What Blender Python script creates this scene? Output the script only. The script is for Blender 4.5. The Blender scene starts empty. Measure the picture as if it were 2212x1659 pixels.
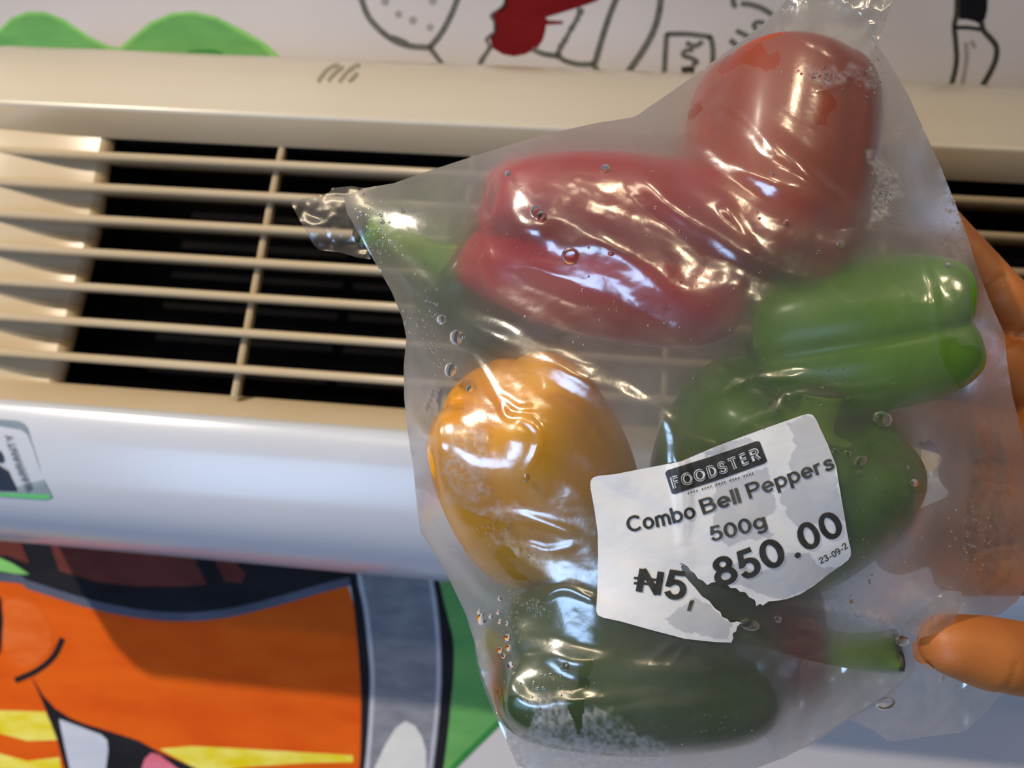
import bpy, bmesh, math, random
import numpy as np
from mathutils import Vector, Matrix
from mathutils.bvhtree import BVHTree

# ------------------------------------------------------------------ camera
W, H, FPX = 2212.0, 1659.0, 1671.0
CAMP = Vector((0.0, 0.0, 1.6))
YAW, ROLL = math.radians(4.36), math.radians(4.1)
_f = Vector((-math.sin(YAW), math.cos(YAW), 0))
_r0 = Vector((math.cos(YAW), math.sin(YAW), 0))
_up = Vector((0, 0, 1))
CR = _r0 * math.cos(ROLL) + _up * math.sin(ROLL)
CU = _up * math.cos(ROLL) - _r0 * math.sin(ROLL)
CF = _f
scene = bpy.context.scene
C = scene.collection
cam_d = bpy.data.cameras.new('camera')
cam = bpy.data.objects.new('camera', cam_d)
C.objects.link(cam)
m3 = Matrix((CR, CU, -CF)).transposed()
cam.matrix_world = Matrix.Translation(CAMP) @ m3.to_4x4()
cam_d.sensor_width = 36.0
cam_d.lens = 36.0 * FPX / W
cam_d.clip_start = 0.01
cam_d.dof.use_dof = True
cam_d.dof.focus_distance = 0.226
cam_d.dof.aperture_fstop = 13.0
scene.camera = cam

# ------------------------------------------------------------------ world, lights, exposure
scene.view_settings.view_transform = 'Standard'
scene.view_settings.look = 'None'
scene.view_settings.gamma = 1.0
scene.view_settings.use_curve_mapping = False
scene.view_settings.exposure = 0.0
world = bpy.data.worlds.new('world')
scene.world = world
world.use_nodes = True
world.node_tree.nodes['Background'].inputs[0].default_value = (1.0, 0.88, 0.74, 1)
world.node_tree.nodes['Background'].inputs[1].default_value = 0.085

def area_light(name, loc, target, size, energy, col, size_y=None):
    l = bpy.data.lights.new(name, 'AREA')
    l.energy = energy
    l.color = col
    l.shape = 'RECTANGLE' if size_y else 'DISK'
    l.size = size
    if size_y:
        l.size_y = size_y
    o = bpy.data.objects.new(name, l)
    C.objects.link(o)
    o.location = loc
    d = Vector(target) - Vector(loc)
    o.rotation_euler = d.to_track_quat('-Z', 'Y').to_euler()
    return o

KEYDIR = Vector((0.73, 1.0, -0.90)).normalized()
KT = Vector((-0.12, 0.70, 1.08))
KLOC = Vector((-0.20, 0.70, 1.30)) - KEYDIR * 2.5
kl = bpy.data.lights.new('ceiling_spot', 'SPOT')
kl.energy = 190.0
kl.color = (1.0, 0.88, 0.72)
kl.spot_size = math.radians(46)
kl.spot_blend = 1.0
kl.shadow_soft_size = 0.03
ko = bpy.data.objects.new('ceiling_spot', kl)
C.objects.link(ko)
ko.location = KLOC
ko.rotation_euler = (KT - KLOC).to_track_quat('-Z', 'Y').to_euler()
area_light('pendant_lamp', (0.35, -0.75, 2.75), (0.05, 0.4, 1.6), 0.12, 2.5, (1.0, 0.76, 0.48))
area_light('pendant_lamp_far', (1.20, -1.20, 2.90), (0.05, 0.4, 1.6), 0.16, 4.5, (1.0, 0.80, 0.52))
area_light('highlight_strip', (-0.35, -1.9, 2.95), (0.05, 0.4, 1.6), 1.3, 9.0, (1.0, 0.80, 0.55), 0.07)  # added strip lamp behind the camera, draws highlight streaks along the film folds
area_light('window_daylight', (-0.9, -1.5, 0.70), (0.0, 0.5, 1.45), 1.05, 23.0, (0.40, 0.62, 1.0), 0.85)
scene.cycles.max_bounces = 6
scene.cycles.diffuse_bounces = 2
scene.cycles.glossy_bounces = 2
scene.cycles.transmission_bounces = 4
scene.cycles.transparent_max_bounces = 12
scene.cycles.caustics_reflective = False
scene.cycles.adaptive_threshold = 0.1

# ------------------------------------------------------------------ projection helpers
YW = 0.70          # wall plane

def ray(px, py):
    return CF + CR * ((px - W / 2) / FPX) + CU * ((H / 2 - py) / FPX)

def at(px, py, y):
    d = ray(px, py)
    return CAMP + d * ((y - CAMP.y) / d.y)

def atd(px, py, depth):
    return CAMP + ray(px, py) * depth

def cdir(r, u, f):
    return (CR * r + CU * u + CF * f).normalized()

_R, _U, _F, _P = (np.array(v) for v in (CR, CU, CF, CAMP))

def atd_np(X, Y, D):
    X = np.asarray(X, float); Y = np.asarray(Y, float); D = np.asarray(D, float)
    d = _F[None, :] + _R[None, :] * ((X - W / 2) / FPX)[:, None] + _U[None, :] * ((H / 2 - Y) / FPX)[:, None]
    return _P[None, :] + d * D[:, None]

def catmull(pts, n=6, closed=False):
    p = [np.array(q, float) for q in pts]
    out = []
    N = len(p)
    for i in range(N if closed else N - 1):
        if closed:
            a, b, c, d = p[(i - 1) % N], p[i], p[(i + 1) % N], p[(i + 2) % N]
        else:
            a, b, c, d = p[max(i - 1, 0)], p[i], p[i + 1], p[min(i + 2, N - 1)]
        for k in range(n):
            t = k / n
            out.append(tuple(0.5 * ((2 * b) + (c - a) * t + (2 * a - 5 * b + 4 * c - d) * t * t + (3 * b - a - 3 * c + d) * t ** 3)))
    if not closed:
        out.append(tuple(p[-1]))
    return out

def inside(poly, X, Y):
    p = np.array(poly, float)
    res = np.zeros(X.shape, bool)
    j = len(p) - 1
    for i in range(len(p)):
        xi, yi = p[i]; xj, yj = p[j]
        if yi != yj:
            c = ((yi > Y) != (yj > Y)) & (X < (xj - xi) * (Y - yi) / (yj - yi) + xi)
            res ^= c
        j = i
    return res

def seg_nearest(line, X, Y, closed=False):
    p = np.array(line, float)
    best = np.full(X.shape, 1e18); bx = np.zeros(X.shape); by = np.zeros(X.shape); bt = np.zeros(X.shape)
    n = len(p)
    cnt = n if closed else n - 1
    for i in range(cnt):
        a = p[i]; b = p[(i + 1) % n]
        d = b - a; L = d @ d
        if L < 1e-12:
            continue
        t = np.clip(((X - a[0]) * d[0] + (Y - a[1]) * d[1]) / L, 0, 1)
        qx = a[0] + t * d[0]; qy = a[1] + t * d[1]
        dd = (X - qx) ** 2 + (Y - qy) ** 2
        m = dd < best
        best = np.where(m, dd, best); bx = np.where(m, qx, bx); by = np.where(m, qy, by); bt = np.where(m, (i + t) / cnt, bt)
    return np.sqrt(best), bx, by, bt

RNG = np.random.RandomState(7)

def vnoise(X, Y, scale, seed=0):
    g = np.random.RandomState(seed).rand(64, 64) * 2 - 1
    u = X / scale + 100.3; v = Y / scale + 100.7
    i = np.floor(u).astype(int); j = np.floor(v).astype(int)
    a = u - i; b = v - j
    a = a * a * a * (a * (a * 6 - 15) + 10); b = b * b * b * (b * (b * 6 - 15) + 10)
    i0, i1, j0, j1 = i % 64, (i + 1) % 64, j % 64, (j + 1) % 64
    return (g[i0, j0] * (1 - a) + g[i1, j0] * a) * (1 - b) + (g[i0, j1] * (1 - a) + g[i1, j1] * a) * b

# ------------------------------------------------------------------ object helpers
def lin(r, g, b):
    f = lambda c: ((c / 255.0 + 0.055) / 1.055) ** 2.4 if c > 10.3 else c / 255.0 / 12.92
    return (f(r), f(g), f(b), 1.0)

def tag(o, label=None, cat=None, group=None, kind=None):
    if label: o['label'] = label
    if cat: o['category'] = cat
    if group: o['group'] = group
    if kind: o['kind'] = kind
    return o

def mesh_obj(name, verts, faces, mat, parent=None, smooth=True):
    me = bpy.data.meshes.new(name)
    me.from_pydata([tuple(v) for v in verts], [], [tuple(f) for f in faces])
    me.update()
    if smooth:
        me.polygons.foreach_set('use_smooth', [True] * len(me.polygons))
    o = bpy.data.objects.new(name, me)
    C.objects.link(o)
    if mat is not None:
        me.materials.append(mat)
    if parent is not None:
        o.parent = parent
        o.matrix_parent_inverse = parent.matrix_world.inverted()
    return o

def empty(name, loc):
    o = bpy.data.objects.new(name, None)
    o.empty_display_size = 0.02
    C.objects.link(o)
    o.location = loc
    o.matrix_world = Matrix.Translation(Vector(loc))
    return o

def bm_obj(name, bm, mat, parent=None, smooth=True):
    me = bpy.data.meshes.new(name)
    bm.to_mesh(me); bm.free()
    if smooth:
        me.polygons.foreach_set('use_smooth', [True] * len(me.polygons))
    o = bpy.data.objects.new(name, me)
    C.objects.link(o)
    if mat is not None:
        me.materials.append(mat)
    if parent is not None:
        o.parent = parent
        o.matrix_parent_inverse = parent.matrix_world.inverted()
    return o

# ------------------------------------------------------------------ materials
def new_mat(name):
    m = bpy.data.materials.new(name)
    m.use_nodes = True
    nt = m.node_tree
    nt.nodes.clear()
    out = nt.nodes.new('ShaderNodeOutputMaterial')
    return m, nt, out

def principled(name, col, rough=0.5, col2=None, scale=20.0, bump=0.0, bscale=200.0, spec=0.5, sss=0.0, stretch=None, contrast=(0.35, 0.65), coat=0.0):
    m, nt, out = new_mat(name)
    b = nt.nodes.new('ShaderNodeBsdfPrincipled')
    b.inputs['Base Color'].default_value = col
    b.inputs['Roughness'].default_value = rough
    b.inputs['Specular IOR Level'].default_value = spec
    b.inputs['Coat Weight'].default_value = coat
    b.inputs['Coat Roughness'].default_value = 0.08
    if sss > 0:
        b.inputs['Subsurface Weight'].default_value = sss
        b.inputs['Subsurface Scale'].default_value = 0.004
    nt.links.new(b.outputs[0], out.inputs[0])
    tc = nt.nodes.new('ShaderNodeTexCoord')
    src = tc.outputs['Object']
    if stretch:
        mp = nt.nodes.new('ShaderNodeMapping')
        mp.inputs['Scale'].default_value = stretch
        nt.links.new(src, mp.inputs[0]); src = mp.outputs[0]
    if col2 is not None:
        n = nt.nodes.new('ShaderNodeTexNoise')
        n.inputs['Scale'].default_value = scale
        n.inputs['Detail'].default_value = 5
        nt.links.new(src, n.inputs['Vector'])
        mr = nt.nodes.new('ShaderNodeMapRange')
        mr.inputs[1].default_value = contrast[0]; mr.inputs[2].default_value = contrast[1]
        nt.links.new(n.outputs[0], mr.inputs[0])
        mx = nt.nodes.new('ShaderNodeMix'); mx.data_type = 'RGBA'
        mx.inputs[6].default_value = col; mx.inputs[7].default_value = col2
        nt.links.new(mr.outputs[0], mx.inputs[0])
        nt.links.new(mx.outputs[2], b.inputs['Base Color'])
    if bump > 0:
        n2 = nt.nodes.new('ShaderNodeTexNoise')
        n2.inputs['Scale'].default_value = bscale
        n2.inputs['Detail'].default_value = 3
        nt.links.new(src, n2.inputs['Vector'])
        bp = nt.nodes.new('ShaderNodeBump')
        bp.inputs['Strength'].default_value = bump
        bp.inputs['Distance'].default_value = 0.001
        nt.links.new(n2.outputs[0], bp.inputs['Height'])
        nt.links.new(bp.outputs[0], b.inputs['Normal'])
    return m

M = {}
M['wall'] = principled('wall_paint', lin(208, 202, 203), 0.75, lin(201, 195, 196), 6, 0.15, 400)
def paint_mat(key, c, c2=None, sc=25.0, st=(1, 1, 2.5), rough=0.5):
    M[key] = principled('paint_' + key, lin(*c), 0.7, lin(*(c2 or c)), sc, 0.1, 300, stretch=st, spec=0.12)
paint_mat('green', (112, 176, 100), (100, 162, 92))
paint_mat('green_edge', (142, 204, 116), (130, 196, 106))
paint_mat('green_dark', (62, 142, 66), (55, 130, 62))
paint_mat('orange', (226, 98, 16), (214, 84, 10), 14)
paint_mat('orange_pale', (228, 112, 48), (222, 96, 22), 30)
paint_mat('yellow', (226, 205, 20), (238, 226, 110), 30)
paint_mat('black', (36, 35, 40), (28, 27, 32))
paint_mat('slate', (98, 104, 122), (84, 90, 106))
paint_mat('brown', (112, 58, 50), (98, 48, 42))
paint_mat('grey', (142, 144, 152), (122, 125, 135), 40)
paint_mat('grey_light', (196, 197, 206), (180, 182, 194))
paint_mat('white', (226, 226, 222), (214, 214, 212))
paint_mat('tooth', (206, 210, 222), (194, 198, 212))
paint_mat('pink', (222, 124, 150), (216, 100, 112))
paint_mat('red', (122, 14, 20), (106, 10, 16), rough=.8)
paint_mat('marker', (112, 112, 106), (92, 92, 88), 60)
paint_mat('marker_dark', (52, 54, 46), (70, 72, 62), 60)
paint_mat('marker_pale', (164, 160, 154), (150, 148, 142), 60)
paint_mat('navy', (12, 16, 26), (16, 20, 30))
M['ac_cream'] = principled('cream_plastic', lin(208, 199, 182), 0.26, lin(202, 192, 173), 8, spec=0.5)  # cream top cover and end caps, warmer in tone than the front panel
M['ac_tan'] = principled('tan_plastic', lin(192, 176, 150), 0.32, lin(186, 167, 136), 8, spec=0.5)  # tan grille parts, darker and warmer than the top cover
M['ac_white'] = principled('white_plastic', lin(194, 199, 210), 0.24, lin(190, 195, 206), 8, spec=0.55)
M['ac_dark'] = principled('dark_filter', lin(10, 11, 16), 0.9, lin(18, 16, 16), 30, spec=.1)
M['ac_mark'] = principled('embossed_mark', lin(150, 142, 122), 0.5)
M['st_grey'] = principled('sticker_grey', lin(134, 148, 158), 0.4, lin(124, 138, 148), 60)
M['st_dark'] = principled('sticker_dark', lin(34, 42, 58), 0.4)
M['st_text'] = principled('sticker_text', lin(70, 82, 88), 0.5)
M['st_green'] = principled('sticker_green', lin(96, 190, 110), 0.4)
M['st_rim'] = principled('sticker_rim', lin(214, 220, 226), 0.4)

# ================================================================== SETTING: wall with mural
wx0, wx1, wz0, wz1 = -2.2, 2.2, 0.0, 3.3
wall = mesh_obj('wall_back', [(wx0, YW, wz0), (wx1, YW, wz0), (wx1, YW, wz1), (wx0, YW, wz1),
                              (wx0, YW + .15, wz0), (wx1, YW + .15, wz0), (wx1, YW + .15, wz1), (wx0, YW + .15, wz1)],
                [(0, 1, 2, 3), (5, 4, 7, 6), (4, 0, 3, 7), (1, 5, 6, 2), (3, 2, 6, 7), (4, 5, 1, 0)], M['wall'], smooth=False)
tag(wall, 'off-white plaster wall with a bright painted mural behind the air conditioner', 'wall', kind='structure')

M['floor'] = principled('floor_tile', lin(150, 146, 142), 0.4, lin(138, 134, 130), 3)
M['ceiling'] = principled('ceiling_paint', lin(205, 203, 200), 0.9)
for nm, z0_, z1_, mt in (('floor', -0.1, 0.0, 'floor'), ('ceiling', 3.3, 3.4, 'ceiling')):
    vv = [(x, y, z) for z in (z0_, z1_) for x, y in ((wx0, -2.6), (wx1, -2.6), (wx1, YW + .15), (wx0, YW + .15))]
    o = mesh_obj(nm, vv, [(3, 2, 1, 0), (4, 5, 6, 7), (0, 1, 5, 4), (1, 2, 6, 5), (2, 3, 7, 6), (3, 0, 4, 7)], M[mt], smooth=False)
    tag(o, 'plain grey tiled floor under the wall' if nm == 'floor' else 'plain white ceiling above the wall', nm, kind='structure')

def wall_shape(name, pts, mat, layer, smooth=0, parent=wall):
    if smooth:
        pts = catmull(pts, smooth, True)
    v = [at(x, y, YW) - Vector((0, 0.00025 * layer, 0)) for x, y in pts]
    me = bpy.data.meshes.new(name)
    # orient toward the room
    area = sum(v[i].x * v[(i + 1) % len(v)].z - v[(i + 1) % len(v)].x * v[i].z for i in range(len(v)))
    idx = list(range(len(v)))
    if area < 0:
        idx.reverse()
    me.from_pydata([tuple(q) for q in v], [], [idx])
    me.materials.append(M[mat])
    bm = bmesh.new(); bm.from_mesh(me)
    bmesh.ops.triangulate(bm, faces=bm.faces[:])
    bm.to_mesh(me); bm.free()
    o = bpy.data.objects.new(name, me); C.objects.link(o); o.parent = parent
    return o

def wall_stroke(name, pts, w, mat, layer, n=6, wob=0.0):
    pts = catmull(pts, n) if len(pts) > 2 else [tuple(pts[0]), tuple(pts[1])]
    p = np.array(pts)
    t = np.gradient(p, axis=0)
    t /= np.linalg.norm(t, axis=1)[:, None] + 1e-9
    nrm = np.stack([-t[:, 1], t[:, 0]], 1)
    rs = np.random.RandomState(len(pts))
    ww = (w / 2) * (1 + wob * (rs.rand(len(p)) - .5))
    a = p + nrm * ww[:, None]; b = p - nrm * ww[:, None]
    v = [at(x, y, YW) - Vector((0, 0.00025 * layer, 0)) for x, y in list(a) + list(b)]
    k = len(p)
    f = [(i, i + 1, k + i + 1, k + i) for i in range(k - 1)]
    return mesh_obj(name, v, f, M[mat], wall, False)

# green double hump above the unit
hump = [(-420, 120), (-25, 90), (0, 62), (25, 38), (60, 25), (95, 25), (140, 42), (190, 77), (235, 99), (258, 103), (285, 80), (322, 50), (370, 28), (420, 25), (470, 37), (530, 68), (575, 95), (612, 128), (625, 210), (-420, 210)]
wall_shape('painted_leaf_edge', hump, 'green_edge', 1)
hump2 = [(-420, 128), (-22, 96), (2, 70), (27, 46), (62, 33), (95, 33), (137, 50), (187, 85), (235, 108), (262, 112), (290, 88), (326, 58), (372, 36), (420, 33), (468, 45), (524, 76), (562, 98), (594, 130), (605, 210), (-420, 210)]
wall_shape('painted_leaf', hump2, 'green', 2)
wall_shape('painted_leaf_vein', [(392, 116), (430, 108), (470, 110), (486, 122), (440, 130), (395, 128)], 'green_dark', 3, 4)
# line drawing of sliced food
wall_stroke('painted_outline', [(776, -20), (784, 8), (797, 38), (822, 66), (852, 88), (888, 100), (928, 103)], 13, 'marker', 1)
wall_stroke('painted_outline', [(928, 103), (952, 74), (972, 38), (986, 4), (992, -18)], 13, 'marker', 1)
wall_stroke('painted_outline', [(928, 103), (946, 126), (960, 143), (985, 145), (1012, 146), (1034, 142), (1042, 128), (1053, 112), (1060, 100)], 10, 'marker', 1, wob=.5)
wall_stroke('painted_outline', [(1060, 102), (1052, 84), (1068, 70), (1068, 46), (1062, 34), (1074, 24), (1088, 14), (1094, -15)], 8, 'marker', 1, wob=.6)
wall_stroke('painted_outline', [(845, 82), (862, 88), (880, 96)], 14, 'marker', 2)
for i, (x, y, r) in enumerate([(832, 4, 9), (935, 2, 9), (861, 31, 8), (892, 44, 9), (929, 59, 8)]):
    wall_shape('painted_seed', [(x + r * math.cos(a), y + r * math.sin(a)) for a in np.linspace(0, 6.28, 13)[:-1]], 'marker_pale', 1)
wall_shape('painted_sauce', [(1092, -20), (1090, 12), (1064, 32), (1070, 52), (1070, 70), (1058, 82), (1064, 104), (1085, 117), (1110, 122), (1135, 117), (1160, 104), (1172, 88), (1178, 68), (1180, 54), (1216, 52), (1216, 46), (1184, 44), (1178, 38), (1205, 30), (1250, 16), (1290, 2), (1310, -20)], 'red', 1)
wall_stroke('painted_outline', [(1150, 106), (1172, 116), (1204, 122), (1222, 132), (1250, 139), (1282, 139)], 11, 'marker', 2)
wall_stroke('painted_outline', [(1256, 18), (1246, 42), (1234, 62), (1222, 84), (1210, 104), (1204, 122)], 12, 'marker', 2, wob=.7)
wall_stroke('painted_outline', [(1336, -15), (1318, 30), (1302, 78), (1288, 126), (1284, 142), (1296, 162)], 13, 'marker', 2)
wall_stroke('painted_outline', [(1428, -15), (1424, 24), (1412, 66), (1392, 104), (1368, 140), (1348, 168)], 14, 'marker', 2)
# small sign with scribbled letters
wall_stroke('painted_sign_frame', [(1434, 175), (1437, 120), (1440, 74)], 12, 'marker', 1)
wall_stroke('painted_sign_frame', [(1438, 74), (1485, 74), (1536, 80)], 11, 'marker', 1)
wall_stroke('painted_sign_frame', [(1534, 78), (1540, 110), (1537, 185)], 12, 'marker', 1)
wall_stroke('painted_lettering', [(1482, 92), (1496, 99), (1506, 98), (1518, 90)], 11, 'marker', 1)
wall_stroke('painted_lettering', [(1498, 108), (1480, 110), (1476, 120), (1494, 126), (1506, 134), (1494, 140)], 10, 'marker', 1)
wall_stroke('painted_lettering', [(1472, 152), (1490, 150), (1500, 152)], 14, 'marker_dark', 1)
wall_stroke('painted_lettering', [(1585, -15), (1584, 8), (1592, 14)], 12, 'marker', 1)
wall_stroke('painted_lettering', [(1600, 8), (1620, 10), (1645, 18), (1668, 32)], 12, 'marker', 1)
wall_stroke('painted_lettering', [(1712, -15), (1710, 8), (1704, 24)], 12, 'marker', 1)
wall_stroke('painted_lettering', [(1636, 66), (1628, 56), (1636, 48), (1652, 50)], 10, 'marker', 1)
wall_stroke('painted_lettering', [(1590, 66), (1606, 74), (1625, 84)], 11, 'marker', 1)
wall_stroke('painted_lettering', [(1577, 86), (1588, 96), (1600, 108)], 12, 'marker', 1)
# knife drawing
wall_shape('painted_knife_handle', [(2070, -30), (2072, 42), (2086, 42), (2104, 46), (2116, 52), (2128, 42), (2133, 20), (2134, -30)], 'navy', 1)
wall_stroke('painted_outline', [(2068, -30), (2066, 30), (2061, 56), (2064, 90), (2066, 130), (2060, 165), (2050, 200)], 11, 'marker_dark', 2)
wall_stroke('painted_outline', [(2062, 60), (2090, 60), (2118, 64)], 8, 'navy', 2)
wall_stroke('painted_outline', [(2120, 48), (2124, 66), (2140, 84), (2152, 102), (2150, 130), (2134, 165), (2112, 200)], 12, 'marker_dark', 2)
wall_stroke('painted_outline', [(2086, 92), (2088, 125), (2082, 165), (2076, 196)], 10, 'marker_pale', 1)
wall_stroke('painted_outline', [(2098, 88), (2106, 104)], 9, 'marker_pale', 1)
# big orange face below the unit
edge = [(-420, 1240), (0, 1256), (60, 1272), (120, 1291), (200, 1315), (300, 1335), (400, 1342), (500, 1332), (600, 1308), (690, 1282), (752, 1266)]
edge_s = catmull(edge, 5)
wall_shape('painted_face', edge_s + [(765, 1310), (774, 1401), (782, 1491), (782, 1581), (779, 1659), (770, 1760), (-420, 1760)], 'orange', 1)
wall_shape('painted_hair', edge_s + [(770, 1262), (775, 1090), (-420, 1090)], 'slate', 2)
wall_shape('painted_hair_shade', [(x, y - 19) for x, y in edge_s] + [(772, 1250), (775, 1088), (-420, 1088)], 'black', 3)
wall_shape('painted_hair_patch', [(-420, 1090), (20, 1090), (50, 1181), (65, 1217), (40, 1209), (20, 1200), (-420, 1190)], 'brown', 4)
wall_shape('painted_hair_patch', [(90, 1090), (114, 1187), (129, 1232), (210, 1256), (300, 1267), (395, 1266), (448, 1263), (425, 1215), (400, 1090)], 'brown', 4)
wall_shape('painted_hair_patch', [(430, 1090), (469, 1220), (487, 1256), (523, 1258), (532, 1238), (515, 1222), (480, 1090)], 'brown', 4)
wall_shape('painted_eye', [(-420, 1190), (0, 1204), (30, 1217), (65, 1240), (36, 1239), (0, 1233), (-420, 1225)], 'green_edge', 5)
wall_shape('painted_outline', [(-420, 1270), (-10, 1276), (3, 1292), (8, 1340), (3, 1405), (-12, 1440), (-420, 1450)], 'black', 3)
wall_shape('painted_cheek', [(10, 1300), (70, 1300), (105, 1345), (110, 1400), (60, 1440), (20, 1420), (6, 1380)], 'orange_pale', 2, 4)
wall_shape('painted_stripe', [(-420, 1532), (0, 1534), (99, 1537), (128, 1598), (60, 1600), (0, 1584), (-420, 1575)], 'yellow', 2)
wall_shape('painted_stripe', [(-420, 1615), (0, 1627), (60, 1643), (129, 1635), (150, 1760), (-420, 1760)], 'yellow', 2)
wall_shape('painted_stripe', [(345, 1617), (413, 1611), (500, 1615), (597, 1621), (700, 1627), (763, 1631), (763, 1646), (660, 1648), (547, 1655), (470, 1664), (430, 1664)], 'yellow', 2)
wall_shape('painted_mouth', [(70, 1462), (92, 1500), (120, 1530), (150, 1549), (180, 1562), (240, 1580), (300, 1599), (345, 1624), (424, 1659), (520, 1760), (152, 1760), (141, 1659), (124, 1596), (99, 1530), (75, 1475)], 'black', 3)
wall_shape('painted_tooth', [(129, 1552), (180, 1571), (220, 1586), (233, 1598), (235, 1620), (230, 1659), (226, 1760), (160, 1760), (152, 1659), (141, 1611)], 'tooth', 4)
wall_shape('painted_tongue', [(300, 1700), (307, 1659), (314, 1638), (328, 1625), (346, 1630), (385, 1659), (440, 1700)], 'pink', 4)
wall_stroke('painted_smile_line', [(136, 1378), (116, 1418), (80, 1448), (34, 1469)], 12, 'black', 4)
# grey band with black borders, green beside it
wall_shape('painted_green_field', [(948, 1090), (1420, 1090), (1420, 1240), (1260, 1385), (1120, 1522), (1050, 1595), (985, 1660), (900, 1750), (940, 1659), (960, 1500)], 'green', 1)
wall_stroke('painted_green_edge', [(1420, 1236), (1255, 1390), (1120, 1520), (1050, 1588), (985, 1652), (900, 1742)], 13, 'green_dark', 2)
bl = [(735, 1090), (756, 1250), (765, 1310), (774, 1401), (780, 1491), (780, 1581), (777, 1659), (765, 1760)]
br = [(748, 1090), (771, 1247), (784, 1310), (793, 1386), (799, 1461), (796, 1551), (787, 1659), (770, 1760)]
gr = [(910, 1090), (938, 1253), (950, 1340), (955, 1431), (952, 1521), (937, 1659), (920, 1760)]
rr = [(925, 1090), (950, 1259), (965, 1325), (979, 1386), (979, 1461), (973, 1521), (967, 1581), (957, 1659), (940, 1760)]
wall_shape('painted_band', catmull(br, 4) + catmull(gr, 4)[::-1], 'grey', 3)
wall_shape('painted_outline', catmull(bl, 4) + catmull(br, 4)[::-1], 'black', 4)
wall_shape('painted_outline', catmull(gr, 4) + catmull(rr, 4)[::-1], 'black', 4)
wall_stroke('painted_band_edge', [(x + 7, y) for x, y in br], 9, 'grey_light', 5, 4)
wall_stroke('painted_band_edge', [(x - 7, y) for x, y in gr], 8, 'grey_light', 5, 4)
wall_shape('painted_highlight', [(795, 1690), (810, 1657), (831, 1611), (855, 1572), (876, 1556), (897, 1566), (912, 1590), (921, 1620), (922, 1659), (920, 1690)], 'white', 5)

# ================================================================== AIR CONDITIONER
PX0 = 550.0
def prof(py, y):
    return (y, at(PX0, py, y).z)
XL = -0.505
XR = XL + 1.06
XO0 = at(118, 700, 0.515).x       # opening left
XO1 = XR - 0.17
top_p = [(YW, prof(118, 0.60)[1] + 0.002), prof(120, 0.615), prof(127, 0.592), prof(142, 0.572), prof(168, 0.556), prof(205, 0.545), prof(238, 0.537), prof(247, 0.534), prof(253, 0.5355)]
bot_p = [prof(903, 0.487), prof(909, 0.480), prof(920, 0.477), prof(990, 0.4775), prof(1070, 0.480), prof(1120, 0.485), prof(1160, 0.493), prof(1190, 0.506), prof(1208, 0.522), prof(1218, 0.548), (0.60, prof(1219, 0.560)[1]), (YW, prof(1217, 0.560)[1] + 0.004)]
def front_line(t):   # slat front line, 0 top .. 1 bottom
    py = 305 + (862 - 305) * t
    y = 0.5405 + (0.4895 - 0.5405) * (t ** 0.85)
    return prof(py, y)
zc = (top_p[0][1] + bot_p[-1][1]) / 2
ac = empty('air_conditioner', (XL + 0.5, YW, bot_p[-1][1]))
tag(ac, 'cream wall-mounted air conditioner with a slatted intake grille, behind the bag', 'air conditioner')

def inset(pt, x):
    # rounded ends: profile shrinks over the last 28 mm
    R = 0.014
    e = min(x - XL, XR - x)
    if e >= R:
        return pt
    k = R - math.sqrt(max(R * R - (R - e) ** 2, 0))
    y, z = pt
    if y < YW - 1e-6:
        y = min(y + k, YW - 0.001)
    z = z - k * (1 if z > zc else -1) if abs(z - zc) > k else zc
    return (y, z)

xs_end = [XL + 0.014 * (1 - math.cos(a)) for a in np.linspace(0, math.pi / 2, 8)]
NR = 14
def smooth01(t):
    t = min(max(t, 0), 1); return t * t * (3 - 2 * t)
def stations():
    xs = list(xs_end)
    xs += list(np.linspace(XL + 0.034, XO0, 14))
    xs += list(np.linspace(XO0 + 0.02, XO1 - 0.02, 20))
    xs += list(np.linspace(XO1, XR - 0.034, 14))
    xs += [XR - (x - XL) for x in reversed(xs_end)]
    return xs
XS = stations()
def recess(x):
    a = smooth01((x - (XL + 0.05)) / (XO0 - XL - 0.05)) if x < (XL + XR) / 2 else smooth01(((XR - 0.05) - x) / (XR - 0.05 - XO1))
    return 0.024 * a
def strip(name, getprofile, mat, xs, flip=False):
    v, f = [], []
    n = None
    for x in xs:
        p = getprofile(x)
        n = len(p)
        v += [(x, *inset(q, x)) for q in p]
    for i in range(len(xs) - 1):
        for j in range(n - 1):
            q = (i * n + j, i * n + j + 1, (i + 1) * n + j + 1, (i + 1) * n + j)
            f.append(q)
    return mesh_obj(name, v, f, mat, ac)
def bevel_top(x):
    y, z = front_line(0.0)
    r = recess(x)
    r = r * 0.45
    return [(top_p[-1]), (top_p[-1][0] + (r + .002) * .4, top_p[-1][1] - (top_p[-1][1] - z) * .5), (y + r, z)]
def sill(x):
    y, z = front_line(1.0)
    r = recess(x)
    b = bot_p[0]
    return [(y + r, z), (b[0] + (y + r - b[0]) * .5, z + (b[1] - z) * .35), b]
strip('top_cover', lambda x: top_p, M['ac_cream'], XS)
strip('grille_bevel', bevel_top, M['ac_tan'], XS)
strip('grille_sill', sill, M['ac_tan'], XS)
strip('front_panel', lambda x: bot_p, M['ac_white'], XS)
def cheek(x):
    r = recess(x)
    return [(front_line(t)[0] + r * (0.45 + 0.55 * min(1, t * 3)), front_line(t)[1]) for t in np.linspace(0, 1, NR)]
strip('side_cheek', cheek, M['ac_tan'], [x for x in XS if x <= XO0 + 1e-6])
strip('side_cheek', cheek, M['ac_tan'], [x for x in XS if x >= XO1 - 1e-6])
# end caps
for xe in (XL, XR):
    full = top_p + [front_line(t) for t in np.linspace(0, 1, 8)] + bot_p
    v = [(xe, *inset(q, xe)) for q in full]
    mesh_obj('end_cap', v, [list(range(len(v)))], M['ac_cream'], ac, False)
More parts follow.
